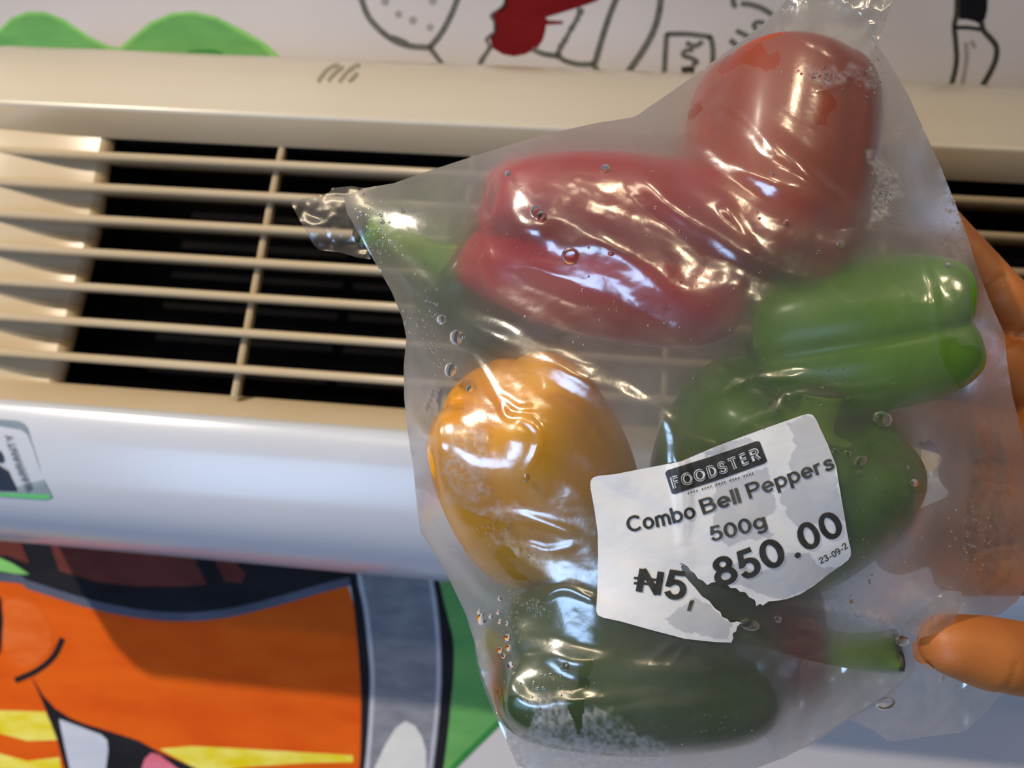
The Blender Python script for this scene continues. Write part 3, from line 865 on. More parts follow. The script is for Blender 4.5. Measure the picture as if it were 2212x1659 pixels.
# folds in the film: (px polyline, width px, height m, sharpness)
RIDGES = [
    ([(1345, 262), (1362, 320), (1400, 385), (1460, 445), (1540, 505), (1640, 560), (1740, 605), (1830, 655), (1920, 705), (2005, 765)], 52, .0075, 1.0),
    ([(960, 468), (1080, 482), (1200, 500), (1300, 535), (1400, 580), (1500, 632), (1610, 662), (1720, 702)], 105, .0070, 1.6),
    ([(1440, 285), (1520, 300), (1580, 345), (1660, 385), (1740, 415), (1800, 450), (1862, 492), (1820, 520), (1750, 512)], 50, .0030, 1.3),
    ([(1505, 268), (1560, 232), (1610, 252), (1680, 315), (1760, 385), (1850, 470)], 40, .0016, 1.4),
    ([(775, 470), (830, 540), (900, 605), (960, 665), (1010, 702), (1100, 738), (1200, 785), (1300, 838), (1380, 880), (1445, 915)], 44, .0052, 1.0),
    ([(1003, 712), (1022, 775), (1050, 820), (1078, 858), (1092, 898), (1130, 902), (1162, 930), (1158, 970), (1140, 1005), (1132, 1030)], 18, .0012, 1.0),
    ([(880, 585), (892, 660), (910, 735), (940, 800), (946, 880), (946, 980), (952, 1060), (962, 1085)], 22, .0022, 1.0),
    ([(850, 575), (900, 640), (925, 720), (940, 790)], 16, .0012, 1.0),
    ([(912, 1160), (960, 1188), (1000, 1230), (1045, 1268), (1090, 1298), (1160, 1318)], 28, .0020, 1.0),
    ([(1010, 1330), (1070, 1375), (1130, 1395), (1230, 1425), (1340, 1440), (1420, 1452), (1560, 1442)], 44, .0024, 1.3),
    ([(1400, 1436), (1440, 1400), (1478, 1382)], 16, .0012, 1.0),
    ([(1440, 1452), (1465, 1415), (1488, 1388)], 14, .0012, 1.0),
    ([(1165, 1300), (1195, 1278), (1230, 1272), (1265, 1285), (1290, 1298)], 18, .0014, 1.0),
    ([(1420, 885), (1452, 925), (1462, 985), (1470, 1020), (1480, 1200)], 26, .0016, 1.0),
    ([(1452, 925), (1500, 950), (1560, 966)], 20, .0010, 1.0),
    ([(1600, 812), (1680, 822), (1750, 812), (1790, 838), (1870, 838), (2000, 828)], 24, .0016, 1.1),
    ([(1690, 870), (1730, 850), (1780, 860), (1830, 862), (1900, 866), (1990, 838)], 20, .0013, 1.0),
    ([(1575, 925), (1625, 910), (1680, 885), (1700, 858), (1740, 872)], 16, .0012, 1.0),
    ([(1640, 815), (1590, 830), (1560, 850)], 18, .0010, 1.0),
    ([(1560, 430), (1600, 500), (1640, 560)], 24, .0006, 1.2),
    ([(960, 1150), (1100, 1110), (1180, 1130), (1260, 1160)], 20, .0010, 1.0),
    ([(1080, 850), (1110, 880), (1150, 880)], 14, .0008, 1.0),
    ([(1040, 1350), (1080, 1440), (1110, 1500), (1160, 1530), (1300, 1510), (1480, 1500)], 36, .0016, 1.2),
    ([(1120, 1560), (1250, 1560), (1400, 1530), (1550, 1530)], 40, .0014, 1.2),
    ([(1880, 1100), (1930, 1160), (1990, 1230), (2060, 1290), (2100, 1320)], 30, .0020, 1.0),
    ([(1900, 960), (1960, 1010), (1980, 1100), (1960, 1200), (2010, 1310)], 30, .0016, 1.0),
    ([(1640, 1300), (1750, 1312), (1880, 1335), (1960, 1350), (2000, 1370)], 22, .0018, 1.0),
    ([(2080, 830), (2110, 930), (2120, 1060), (2100, 1200), (2060, 1310)], 30, .0018, 1.0),
    ([(2150, 880), (2170, 1000), (2160, 1120), (2150, 1240), (2100, 1330)], 26, .0016, 1.0),
    ([(1900, 110), (1840, 160), (1790, 190), (1740, 200)], 26, .0018, 1.0),
    ([(1890, 20), (1880, 90), (1900, 150), (1960, 270)], 22, .0018, 1.0),
    ([(1790, -20), (1780, 40), (1800, 100)], 26, .0014, 1.0),
    ([(1690, 20), (1600, 110), (1530, 190), (1505, 262)], 24, .0010, 1.0),
    ([(1990, 560), (2010, 620), (2020, 690), (2030, 760), (2060, 810)], 18, .0014, 1.0),
    ([(1345, 262), (1420, 268), (1505, 268)], 14, .0018, 1.0),
    ([(1130, 1180), (1180, 1190), (1250, 1180)], 16, .0008, 1.0),
]
RD = np.zeros(FD.shape)
for line, w, h, pw in RIDGES:
    ln = np.array(catmull(line, 5))
    x0, y0 = ln.min(0) - w - 8; x1, y1 = ln.max(0) + w + 8
    sx = (fx >= x0) & (fx <= x1); sy = (fy >= y0) & (fy <= y1)
    if not sx.any() or not sy.any():
        continue
    X = FX[np.ix_(sy, sx)]; Y = FY[np.ix_(sy, sx)]
    Xw = X + 5 * vnoise(X, Y, 60, 5); Yw = Y + 5 * vnoise(X, Y, 55, 6)
    d, bx, by, bt = seg_nearest(ln, Xw, Yw)
    ws = 0.55 * w                       # rounded crest, flanks no steeper than about 30 degrees
    h = min(h * 1.3, 0.58 * (ws / 7400.0) / 0.86)
    fade = np.clip(bt * 6, 0.15, 1) * np.clip((1 - bt) * 6, 0.15, 1)
    q = np.clip(1 - d / w, 0, 1)
    hh = h * fade * (0.75 + 0.35 * vnoise(X, Y, 90, 9)) * np.exp(-(d / ws) ** 2) * np.clip(q * 4, 0, 1)
    RD[np.ix_(sy, sx)] = np.maximum(RD[np.ix_(sy, sx)], hh) + 0.35 * np.minimum(RD[np.ix_(sy, sx)], hh)
RD = soft(RD, 1)
crinkle = 0.0004 * vnoise(FX, FY, 110, 1) + 0.00009 * vnoise(FX, FY, 42, 2) + 0.00003 * vnoise(FX + .6 * FY, FY * 1.6 - FX * .4, 17, 3)
# directional long creases running down to the right
crinkle += 0.0005 * vnoise((FX - 1.7 * FY) * .5, (FX * .6 + FY * .3) * .22, 46, 4)
dist_edge, _, _, _ = seg_nearest(OUT, CXX, CYY, True)
EDGE = np.clip(upsample(dist_edge) / 40.0, 0, 1)
FDR = FD - (RD + crinkle) * EDGE
FDR = np.minimum(FDR, FD + 0.0003)

def film_depth(px, py):
    x = (np.asarray(px, float) - GX0) / FS; y = (np.asarray(py, float) - GY0) / FS
    i = np.clip(x.astype(int), 0, FDR.shape[1] - 2); j = np.clip(y.astype(int), 0, FDR.shape[0] - 2)
    a = np.clip(x - i, 0, 1); b = np.clip(y - j, 0, 1)
    return (FDR[j, i] * (1 - a) + FDR[j, i + 1] * a) * (1 - b) + (FDR[j + 1, i] * (1 - a) + FDR[j + 1, i + 1] * a) * b

def grid_sheet(name, poly, x0, y0, step, nx, ny, depth_fn, mat, parent, attrs=None, snap=True):
    gx = x0 + np.arange(nx) * step; gy = y0 + np.arange(ny) * step
    X, Y = np.meshgrid(gx, gy)
    ins = inside(poly, X, Y)
    cell = ins[:-1, :-1] | ins[1:, :-1] | ins[:-1, 1:] | ins[1:, 1:]
    used = np.zeros(X.shape, bool)
    used[:-1, :-1] |= cell; used[1:, :-1] |= cell; used[:-1, 1:] |= cell; used[1:, 1:] |= cell
    out = used & ~ins
    Xs, Ys = X.copy(), Y.copy()
    d, bx, by, _ = seg_nearest(poly, X[out], Y[out], True)
    Xs[out] = bx; Ys[out] = by
    idx = np.full(X.shape, -1); idx[used] = np.arange(used.sum())
    px, py = Xs[used], Ys[used]
    V = atd_np(px, py, depth_fn(px, py))
    jj, ii = np.nonzero(cell)
    F = np.stack([idx[jj, ii], idx[jj + 1, ii], idx[jj + 1, ii + 1], idx[jj, ii + 1]], 1)
    me = bpy.data.meshes.new(name)
    me.vertices.add(len(V)); me.vertices.foreach_set('co', V.astype(np.float32).ravel())
    me.loops.add(F.size); me.loops.foreach_set('vertex_index', F.astype(np.int32).ravel())
    me.polygons.add(len(F))
    me.polygons.foreach_set('loop_start', np.arange(0, F.size, 4, dtype=np.int32))
    me.polygons.foreach_set('use_smooth', np.ones(len(F), bool))
    me.update(calc_edges=True)
    for k, fn in (attrs or {}).items():
        a = me.attributes.new(k, 'FLOAT', 'POINT')
        a.data.foreach_set('value', np.asarray(fn(px, py), np.float32))
    me.materials.append(mat)
    o = bpy.data.objects.new(name, me); C.objects.link(o)
    if parent is not None:
        o.parent = parent; o.matrix_parent_inverse = parent.matrix_world.inverted()
    return o

# ---- film material: clear where wet, milky where fogged by condensation
def film_material():
    m, nt, out = new_mat('fogged_polythene')
    N = nt.nodes.new
    L = nt.links.new
    at_ = N('ShaderNodeAttribute'); at_.attribute_name = 'haze'
    tc = N('ShaderNodeTexCoord')
    n = N('ShaderNodeTexNoise'); n.inputs['Scale'].default_value = 55; n.inputs['Detail'].default_value = 4
    L(tc.outputs['Object'], n.inputs['Vector'])
    mr = N('ShaderNodeMapRange'); mr.inputs[1].default_value = .3; mr.inputs[2].default_value = .7; mr.inputs[3].default_value = 0.8; mr.inputs[4].default_value = 1.15
    L(n.outputs[0], mr.inputs[0])
    mu = N('ShaderNodeMath'); mu.operation = 'MULTIPLY'; mu.use_clamp = True
    L(at_.outputs['Fac'], mu.inputs[0]); L(mr.outputs[0], mu.inputs[1])
    bp = N('ShaderNodeBump'); bp.inputs['Strength'].default_value = 0.12; bp.inputs['Distance'].default_value = 0.0005
    n2 = N('ShaderNodeTexNoise'); n2.inputs['Scale'].default_value = 420; n2.inputs['Detail'].default_value = 3
    L(tc.outputs['Object'], n2.inputs['Vector']); L(n2.outputs[0], bp.inputs['Height'])
    tr = N('ShaderNodeBsdfTransparent'); tr.inputs[0].default_value = (.97, .97, .97, 1)
    rf = N('ShaderNodeBsdfRefraction'); rf.inputs['IOR'].default_value = 1.45; rf.inputs['Roughness'].default_value = 0.85
    geo = N('ShaderNodeNewGeometry'); L(geo.outputs['Incoming'], rf.inputs['Normal'])   # a thin sheet scatters light but does not bend it
    rf.inputs[0].default_value = (.95, .95, .95, 1)
    df = N('ShaderNodeBsdfDiffuse'); df.inputs[0].default_value = (.86, .86, .86, 1)
    tl = N('ShaderNodeBsdfTranslucent'); tl.inputs[0].default_value = (.86, .86, .86, 1)
    dm = N('ShaderNodeMixShader'); dm.inputs[0].default_value = 0.35
    L(df.outputs[0], dm.inputs[1]); L(tl.outputs[0], dm.inputs[2])
    # milky share of the haze
    mk = N('ShaderNodeMixShader')
    fa = N('ShaderNodeAttribute'); fa.attribute_name = 'frost'
    mm = N('ShaderNodeMapRange'); mm.inputs[3].default_value = .13; mm.inputs[4].default_value = .80
    L(fa.outputs['Fac'], mm.inputs[0]); L(mm.outputs[0], mk.inputs[0])
    L(rf.outputs[0], mk.inputs[1]); L(dm.outputs[0], mk.inputs[2])
    hz = N('ShaderNodeMixShader')
    L(mu.outputs[0], hz.inputs[0]); L(tr.outputs[0], hz.inputs[1]); L(mk.outputs[0], hz.inputs[2])
    gl = N('ShaderNodeBsdfGlossy'); gl.inputs['Roughness'].default_value = 0.21; gl.inputs[0].default_value = (1, 1, 1, 1)
    L(bp.outputs[0], gl.inputs['Normal'])
    lw = N('ShaderNodeLayerWeight'); lw.inputs[0].default_value = 0.28
    gm = N('ShaderNodeMapRange'); gm.inputs[3].default_value = 0.16; gm.inputs[4].default_value = 0.40
    L(lw.outputs['Fresnel'], gm.inputs[0])
    fin = N('ShaderNodeMixShader')
    L(gm.outputs[0], fin.inputs[0]); L(hz.outputs[0], fin.inputs[1]); L(gl.outputs[0], fin.inputs[2])
    L(fin.outputs[0], out.inputs[0])
    return m
M['film'] = film_material()

WET = [   # clear wet patches, px
    [(1548, 150), (1580, 122), (1612, 90), (1628, 85), (1640, 88), (1650, 100), (1655, 115), (1668, 116), (1680, 110), (1690, 116), (1686, 135), (1675, 150), (1655, 154), (1640, 145), (1608, 137), (1585, 150), (1560, 158)],
    [(1762, 200), (1780, 192), (1800, 205), (1806, 225), (1800, 240), (1790, 250), (1785, 266), (1770, 270), (1750, 262), (1752, 250), (1760, 240), (1756, 215)],
    [(1482, 250), (1500, 225), (1516, 220), (1518, 236), (1505, 248), (1490, 258)],
    [(895, 1050), (920, 1062), (945, 1080), (965, 1095), (985, 1090), (1010, 1105), (1050, 1115), (1090, 1125), (1098, 1135), (1080, 1145), (1055, 1150), (1035, 1165), (1025, 1180), (1020, 1195), (995, 1190), (970, 1180), (965, 1150), (955, 1130), (925, 1110), (905, 1105), (898, 1080)],
    [(912, 905), (935, 840), (940, 850), (930, 880), (918, 915)],
    [(948, 840), (985, 820), (1010, 835), (1000, 880), (990, 920), (960, 915), (945, 890)],
    [(1062, 1196), (1090, 1178), (1110, 1190), (1120, 1208), (1100, 1205), (1120, 1235), (1150, 1260), (1110, 1250), (1080, 1225)],
    [(1245, 1425), (1260, 1418), (1280, 1425), (1287, 1440), (1275, 1455), (1268, 1490), (1262, 1520), (1258, 1550), (1252, 1585), (1245, 1584), (1240, 1560), (1226, 1530), (1240, 1500), (1250, 1480), (1252, 1450)],
    [(1092, 1520), (1105, 1500), (1125, 1502), (1140, 1525), (1156, 1540), (1145, 1565), (1135, 1582), (1118, 1570), (1100, 1560), (1085, 1530), (1070, 1490), (1078, 1490)],
    [(2030, 720), (2060, 730), (2080, 750), (2100, 745), (2128, 765), (2145, 750), (2150, 715), (2165, 720), (2160, 770), (2140, 800), (2110, 825), (2085, 850), (2065, 830), (2050, 800), (2030, 770)],
    [(1985, 955), (2010, 950), (2030, 985), (2015, 1030), (1990, 1000)],
    [(1010, 1570), (1035, 1580), (1030, 1600), (1015, 1595)],
]
FROST = [
    [(1862, 328), (1890, 322), (1910, 340), (1925, 370), (1950, 385), (1955, 400), (1935, 420), (1925, 450), (1905, 478), (1888, 485), (1888, 440), (1900, 400), (1880, 360)],
    [(1918, 285), (1935, 274), (1955, 275), (1945, 290), (1928, 297)],
    [(1735, 150), (1760, 135), (1800, 150), (1840, 140), (1880, 150), (1900, 130), (1895, 180), (1870, 200), (1840, 180), (1790, 178), (1745, 172)],
    [(2010, 420), (2060, 410), (2080, 480), (2090, 560), (2060, 570), (2030, 520)],
    [(1060, 1160), (1100, 1150), (1180, 1190), (1240, 1230), (1300, 1260), (1250, 1265), (1190, 1250), (1150, 1215), (1100, 1195)],
    [(950, 930), (1000, 910), (1045, 925), (1055, 1000), (1060, 1060), (1030, 1085), (985, 1085), (960, 1060), (955, 990)],
    [(1085, 1640), (1095, 1590), (1150, 1545), (1120, 1490), (1180, 1490), (1300, 1530), (1420, 1600), (1500, 1720), (1150, 1720)],
    [(1760, 1300), (1830, 1310), (1880, 1320), (1960, 1355), (1940, 1375), (1870, 1345), (1770, 1315)],
    [(2100, 920), (2150, 900), (2180, 1000), (2200, 1100), (2190, 1250), (2130, 1290), (2080, 1200), (2090, 1050)],
    [(960, 1085), (1040, 1095), (1100, 1080), (1150, 1090), (1180, 1130), (1100, 1120), (1020, 1105)],
]
FROST_AMT = [1.0, .9, .75, .5, .75, .75, .85, .8, .35, .75]

def frost_at(px, py):
    fr = np.zeros(px.shape)
    wob = 6 * vnoise(px, py, 22, 31); wob2 = 6 * vnoise(px, py, 19, 32)
    for poly, amt in zip(FROST, FROST_AMT):
        pa = np.array(poly); bb = (px > pa[:, 0].min() - 30) & (px < pa[:, 0].max() + 30) & (py > pa[:, 1].min() - 30) & (py < pa[:, 1].max() + 30)
        if bb.any():
            X, Y = px[bb] + wob[bb] * 2.2, py[bb] + wob2[bb] * 2.2
            d = seg_nearest(poly, X, Y, True)[0] * np.where(inside(poly, X, Y), 1, -1)
            speck = np.clip(0.8 + 0.5 * vnoise(px[bb], py[bb], 8, 33) + 0.4 * vnoise(px[bb], py[bb], 30, 34), 0, 1)
            fr[bb] = np.maximum(fr[bb], amt * speck * np.clip((d + 4) / 12, 0, 1))
    for poly in WET:
        fr = np.where(inside(poly, px + wob * .5, py + wob2 * .5), 0, fr)
    return fr

def haze_at(px, py):
    wob = 6 * vnoise(px, py, 22, 31); wob2 = 6 * vnoise(px, py, 19, 32)
    h = 0.66 + 0.10 * vnoise(px, py, 150, 21) + 0.05 * vnoise(px, py, 50, 22)
    h = h + 0.08 * np.exp(-(((px - 1330) / 420) ** 2 + ((py - 470) / 300) ** 2))
    # thicker condensation at the neck and where the film stands off the peppers
    h = h + 0.18 * np.clip((170 - py) / 170, 0, 1)
    h = h + 0.16 * np.clip((py - 1300) / 300, 0, 1)
    h = h - 0.12 * np.exp(-(((px - 1690) / 170) ** 2 + ((py - 340) / 200) ** 2)) - 0.22 * np.exp(-(((px - 1900) / 170) ** 2 + ((py - 710) / 130) ** 2))
    h = h - 0.40 * np.exp(-(((px - 1160) / 170) ** 2 + ((py - 980) / 190) ** 2))
    h = h - 0.16 * np.exp(-(((px - 1640) / 420) ** 2 + ((py - 1000) / 170) ** 2))
    for poly, amt in zip(FROST, FROST_AMT):
        pa = np.array(poly); bb = (px > pa[:, 0].min() - 30) & (px < pa[:, 0].max() + 30) & (py > pa[:, 1].min() - 30) & (py < pa[:, 1].max() + 30)
        if bb.any():
            X, Y = px[bb] + wob[bb] * 1.6, py[bb] + wob2[bb] * 1.6
            d = seg_nearest(poly, X, Y, True)[0] * np.where(inside(poly, X, Y), 1, -1)
            speck = np.clip(0.75 + 0.6 * vnoise(px[bb], py[bb], 7, 33), 0, 1)
            k = np.clip((d + 6) / 16, 0, 1)
            h[bb] = h[bb] * (1 - k) + amt * speck * k
    for poly in WET:
        pa = np.array(poly); bb = (px > pa[:, 0].min() - 20) & (px < pa[:, 0].max() + 20) & (py > pa[:, 1].min() - 20) & (py < pa[:, 1].max() + 20)
        if bb.any():
            X, Y = px[bb] + wob[bb] * .5, py[bb] + wob2[bb] * .5
            k = inside(poly, X, Y)
            h[bb] = np.where(k, 0.03, h[bb])
    return np.clip(h, 0, 1)

bag = empty('plastic_bag', atd(1500, 1650, 0.25))
tag(bag, 'translucent fogged plastic bag with a price label, full of bell peppers', 'bag')
front = grid_sheet('front_film', OUT, GX0, GY0, FS, FDR.shape[1], FDR.shape[0], film_depth, M['film'], bag, {'haze': haze_at, 'frost': frost_at})
def back_depth(px, py):
    x = (px - GX0) / ST; y = (py - GY0) / ST
    i = np.clip(x.astype(int), 0, GNX - 2); j = np.clip(y.astype(int), 0, GNY - 2)
    a = np.clip(x - i, 0, 1); b = np.clip(y - j, 0, 1)
    d = (BACK[j, i] * (1 - a) + BACK[j, i + 1] * a) * (1 - b) + (BACK[j + 1, i] * (1 - a) + BACK[j + 1, i + 1] * a) * b
    return d + 0.0006 * vnoise(px, py, 80, 50) + 0.0003
back = grid_sheet('back_film', OUT, GX0, GY0, float(ST), GNX, GNY, back_depth, M['film'], bag, {'haze': lambda x, y: np.clip(0.62 + .10 * vnoise(x, y, 120, 60) - .45 * np.clip((x - 1780) / 150, 0, 1) * np.clip((y - 800) / 120, 0, 1), 0, 1)})

# loose flaps of film
def flap(name, poly, depth, tilt=(0, 0), amp=.0012, scale=60, haze=.5, seed=1):
    amp = amp * 0.45
    pa = np.array(poly); x0, y0 = pa.min(0) - 6; x1, y1 = pa.max(0) + 6
    mx, my = pa.mean(0)
    fn = lambda x, y: depth + tilt[0] * (x - mx) / 100 + tilt[1] * (y - my) / 100 + amp * vnoise(x, y, scale, seed) + amp * .4 * vnoise(x, y, scale / 3, seed + 1) + amp * .8 * np.abs(vnoise(x + y * .8, y * .2 - x * .2, scale * .8, seed + 2))
    return grid_sheet(name, poly, x0, y0, 5.0, int((x1 - x0) / 5) + 2, int((y1 - y0) / 5) + 2, fn, M['film'], bag, {'haze': lambda x, y: np.clip(haze + .15 * vnoise(x, y, 50, seed + 5), 0, 1)})
flap('loose_corner', [(627, 437), (660, 428), (713, 416), (716, 406), (760, 402), (800, 408), (790, 470), (800, 560), (770, 556), (735, 545), (690, 540), (678, 530), (655, 490), (640, 462)], 0.2545, (0.001, 0), .0016, 40, .22, 71)
flap('mouth_flap', [(1556, 1388), (1640, 1395), (1740, 1425), (1860, 1450), (1960, 1460), (1900, 1510), (1830, 1552), (1770, 1592), (1690, 1640), (1680, 1630), (1640, 1575), (1612, 1550), (1600, 1500), (1575, 1440)], 0.2330, (-.001, .003), .0022, 70, .75, 81)
flap('mouth_flap', [(1700, 1440), (1850, 1440), (1980, 1400), (2035, 1440), (2110, 1466), (2172, 1492), (2150, 1515), (2135, 1535), (2120, 1548), (2105, 1560), (2090, 1575), (2072, 1584), (2050, 1585), (2000, 1592), (1930, 1602), (1915, 1598), (1890, 1580), (1840, 1556), (1760, 1500)], 0.2530, (0.0, .002), .0026, 80, .8, 91)
flap('mouth_flap', [(1940, 1345), (1985, 1320), (2040, 1275), (2078, 1278), (2080, 1300), (2060, 1345), (2040, 1358), (2010, 1372), (1990, 1378), (1960, 1365)], 0.2280, (0, 0), .0012, 30, .6, 101)
flap('side_fold', [(1024, 1388), (1034, 1380), (1042, 1400), (1050, 1430), (1066, 1490), (1090, 1545), (1120, 1600), (1160, 1660), (1118, 1655), (1094, 1600), (1062, 1530), (1040, 1470), (1030, 1430)], 0.2500, (0, 0), .0010, 30, .45, 111)

flap('neck_fold', [(1690, 10), (1740, -50), (1935, -50), (1926, 8), (1908, 60), (1890, 105), (1850, 150), (1790, 130), (1730, 120), (1670, 70)], 0.2440, (0, 0), .0040, 50, .5, 121)
# ---- price label
LAB = [(1275, 1052), (1276, 1038), (1282, 1031), (1292, 1028), (1330, 1024), (1365, 1017), (1470, 997), (1550, 963), (1650, 926), (1733, 897), (1746, 894), (1755, 896), (1762, 905), (1775, 932), (1790, 965), (1806, 1006), (1814, 1056), (1824, 1115), (1832, 1162), (1838, 1188), (1838, 1200), (1832, 1210), (1818, 1221), (1790, 1240), (1760, 1264), (1730, 1283), (1700, 1294), (1682, 1297), (1660, 1299), (1648, 1308), (1640, 1303), (1634, 1310), (1631, 1296), (1618, 1290), (1610, 1279), (1598, 1278), (1590, 1270), (1578, 1270), (1570, 1262), (1556, 1263), (1548, 1256), (1536, 1259), (1528, 1264), (1518, 1254), (1508, 1250), (1500, 1238), (1492, 1233), (1486, 1224), (1476, 1218), (1463, 1207), (1470, 1222), (1476, 1240), (1490, 1257), (1502, 1270), (1516, 1288), (1532, 1298), (1544, 1314), (1556, 1322), (1560, 1332), (1572, 1338), (1578, 1346), (1592, 1342), (1601, 1345), (1592, 1354), (1590, 1364), (1582, 1368), (1584, 1378), (1580, 1388), (1545, 1387), (1480, 1380), (1400, 1359), (1340, 1342), (1302, 1334), (1292, 1329), (1288, 1320), (1290, 1280), (1292, 1200), (1291, 1150), (1284, 1100)]
def label_depth(px, py, off=0.0005):
    d = np.asarray(film_depth(px, py))
    for ox, oy in ((10, 0), (-10, 0), (0, 10), (0, -10), (7, 7), (-7, -7), (7, -7), (-7, 7)):
        d = np.minimum(d, film_depth(np.asarray(px) + ox, np.asarray(py) + oy) + .0003)
    return d - off
def label_material():
    m, nt, out = new_mat('label_paper')
    b = nt.nodes.new('ShaderNodeBsdfPrincipled')
    a = nt.nodes.new('ShaderNodeAttribute'); a.attribute_name = 'wet'
    mx = nt.nodes.new('ShaderNodeMix'); mx.data_type = 'RGBA'
    mx.inputs[6].default_value = lin(236, 234, 232); mx.inputs[7].default_value = lin(190, 191, 194)
    nt.links.new(a.outputs['Fac'], mx.inputs[0]); nt.links.new(mx.outputs[2], b.inputs['Base Color'])
    b.inputs['Roughness'].default_value = 0.45
    n = nt.nodes.new('ShaderNodeTexNoise'); n.inputs['Scale'].default_value = 180; n.inputs['Detail'].default_value = 3
    tc = nt.nodes.new('ShaderNodeTexCoord'); nt.links.new(tc.outputs['Object'], n.inputs['Vector'])
    bp = nt.nodes.new('ShaderNodeBump'); bp.inputs['Strength'].default_value = .15; bp.inputs['Distance'].default_value = .0005
    nt.links.new(n.outputs[0], bp.inputs['Height']); nt.links.new(bp.outputs[0], b.inputs['Normal'])
    nt.links.new(b.outputs[0], out.inputs[0])
    return m
def zl(pts):
    return [(1250 + x / 2.963, 860 + y / 2.963) for x, y in pts]
LWET = [zl(p) for p in (
    [(1335, 165), (1440, 108), (1510, 120), (1640, 380), (1700, 800), (1600, 730), (1520, 800), (1440, 840), (1370, 800), (1330, 740), (1310, 690), (1290, 640), (1340, 560), (1370, 480), (1350, 420), (1385, 320), (1370, 230)],
    [(800, 350), (930, 280), (1080, 250), (1130, 275), (800, 390)],
    [(880, 540), (1210, 440), (1225, 520), (1200, 560), (1270, 640), (1250, 720), (1180, 770), (1220, 850), (1250, 880), (1160, 900), (1060, 900), (960, 960), (910, 900), (860, 780), (860, 660)],
    [(1010, 1060), (1180, 1120), (1340, 1000), (1480, 990), (1520, 1060), (1590, 1080), (1680, 1080), (1500, 1210), (1300, 1290), (1180, 1260), (1050, 1210), (940, 1180), (900, 1100)],
    [(550, 1420), (620, 1360), (680, 1310), (740, 1280), (860, 1340), (980, 1450), (960, 1540), (780, 1520), (640, 1480)],
)]
def wet_at(px, py):
    w = np.zeros(px.shape)
    X = px + 4 * vnoise(px, py, 12, 41); Y = py + 4 * vnoise(px, py, 13, 42)
    for p in LWET:
        w = np.where(inside(p, X, Y), 0.8, w)
    return w
M['paper'] = label_material()
label = grid_sheet('price_label', LAB, 1266, 884, 3.0, 196, 172, label_depth, M['paper'], bag, {'wet': wet_at})
label['label'] = 'torn white paper price label'
M['ink'] = principled('printed_ink', lin(48, 48, 46), 0.5, lin(66, 66, 62), 300)
M['ink_grey'] = principled('printed_ink_faded', lin(84, 84, 78), 0.5, lin(60, 60, 56), 300)
M['ink_white'] = principled('unprinted_paper', lin(226, 226, 224), 0.5)
def print_text(name, text, base, cap, bold, mat='ink', off=0.0008, shear=0.0):
    x, y, f = lay_text(text, base, cap, bold, shear)
    v = atd_np(x, y, label_depth(x, y, off))
    return mesh_obj(name, v, f, M[mat], label, False)
def print_poly(name, poly, mat='ink', off=0.00072, step=3.0):
    pa = np.array(poly); x0, y0 = pa.min(0) - 3; x1, y1 = pa.max(0) + 3
    return grid_sheet(name, poly, x0, y0, step, int((x1 - x0) / step) + 2, int((y1 - y0) / step) + 2, lambda x, y: label_depth(x, y, off), M[mat], label)
print_poly('logo_plate', [(1437, 1022), (1441, 1016), (1540, 985), (1634, 953), (1641, 954), (1657, 996), (1652, 1001), (1560, 1034), (1458, 1067), (1451, 1066)])
print_text('logo_lettering', 'FOODSTER', [(1454, 1056), (1548, 1028), (1645, 990)], 25, 0.24, 'ink_white', 0.00095)
print_text('logo_inline', 'FOODSTER', [(1456.5, 1055.4), (1548, 1027.8), (1642.5, 990.8)], 25, 0.07, 'ink', 0.0011)
for k in range(26):
    u = k / 25.0
    if (k * 7) % 5 == 0: continue
    x = 1480 + 150 * u; y = 1066 - 46 * u
    print_poly('tagline_speck', [(x, y), (x + 2.5, y - 1), (x + 3, y + 3), (x + .5, y + 4)], 'ink_grey', 0.0008, 1.5)
print_text('product_lettering', 'Combo', [(1356, 1150), (1430, 1137), (1505, 1118)], 34, 0.155, 'ink')
print_text('product_lettering', 'Bell', [(1519, 1112), (1560, 1098), (1602, 1085)], 33, 0.155, 'ink_grey')
print_text('product_lettering', 'Peppers', [(1619, 1078), (1710, 1046), (1805, 1012)], 33, 0.155, 'ink_grey')
print_text('weight_lettering', '500g', [(1537, 1170), (1598, 1156), (1658, 1138)], 32, 0.155, 'ink_grey')
print_text('price_lettering', 'N', [(1373, 1277), (1427, 1286)], 50, 0.20, 'ink')
print_text('price_lettering', '5', [(1433, 1291), (1480, 1297)], 61, 0.18, 'ink')
print_poly('price_bar', [(1369, 1246), (1400, 1248), (1431, 1252), (1430, 1257), (1400, 1253), (1369, 1251)])
print_poly('price_bar', [(1369, 1257), (1400, 1259), (1430, 1263), (1429, 1268), (1400, 1264), (1369, 1262)])
print_poly('price_comma', [(1490, 1298), (1500, 1296), (1492, 1320), (1484, 1319)], 'ink_grey')
print_text('price_lettering', '850', [(1548, 1269), (1620, 1248), (1703, 1214)], 61, 0.18, 'ink')
print_poly('price_point', [(1716, 1199), (1722, 1193), (1729, 1195), (1730, 1202), (1724, 1206), (1718, 1204)])
print_text('price_lettering', '00', [(1735, 1193), (1780, 1175), (1828, 1150)], 58, 0.18, 'ink')
print_text('date_lettering', '23-09-2', [(1773, 1219), (1805, 1203), (1833, 1183)], 14, 0.13, 'ink')

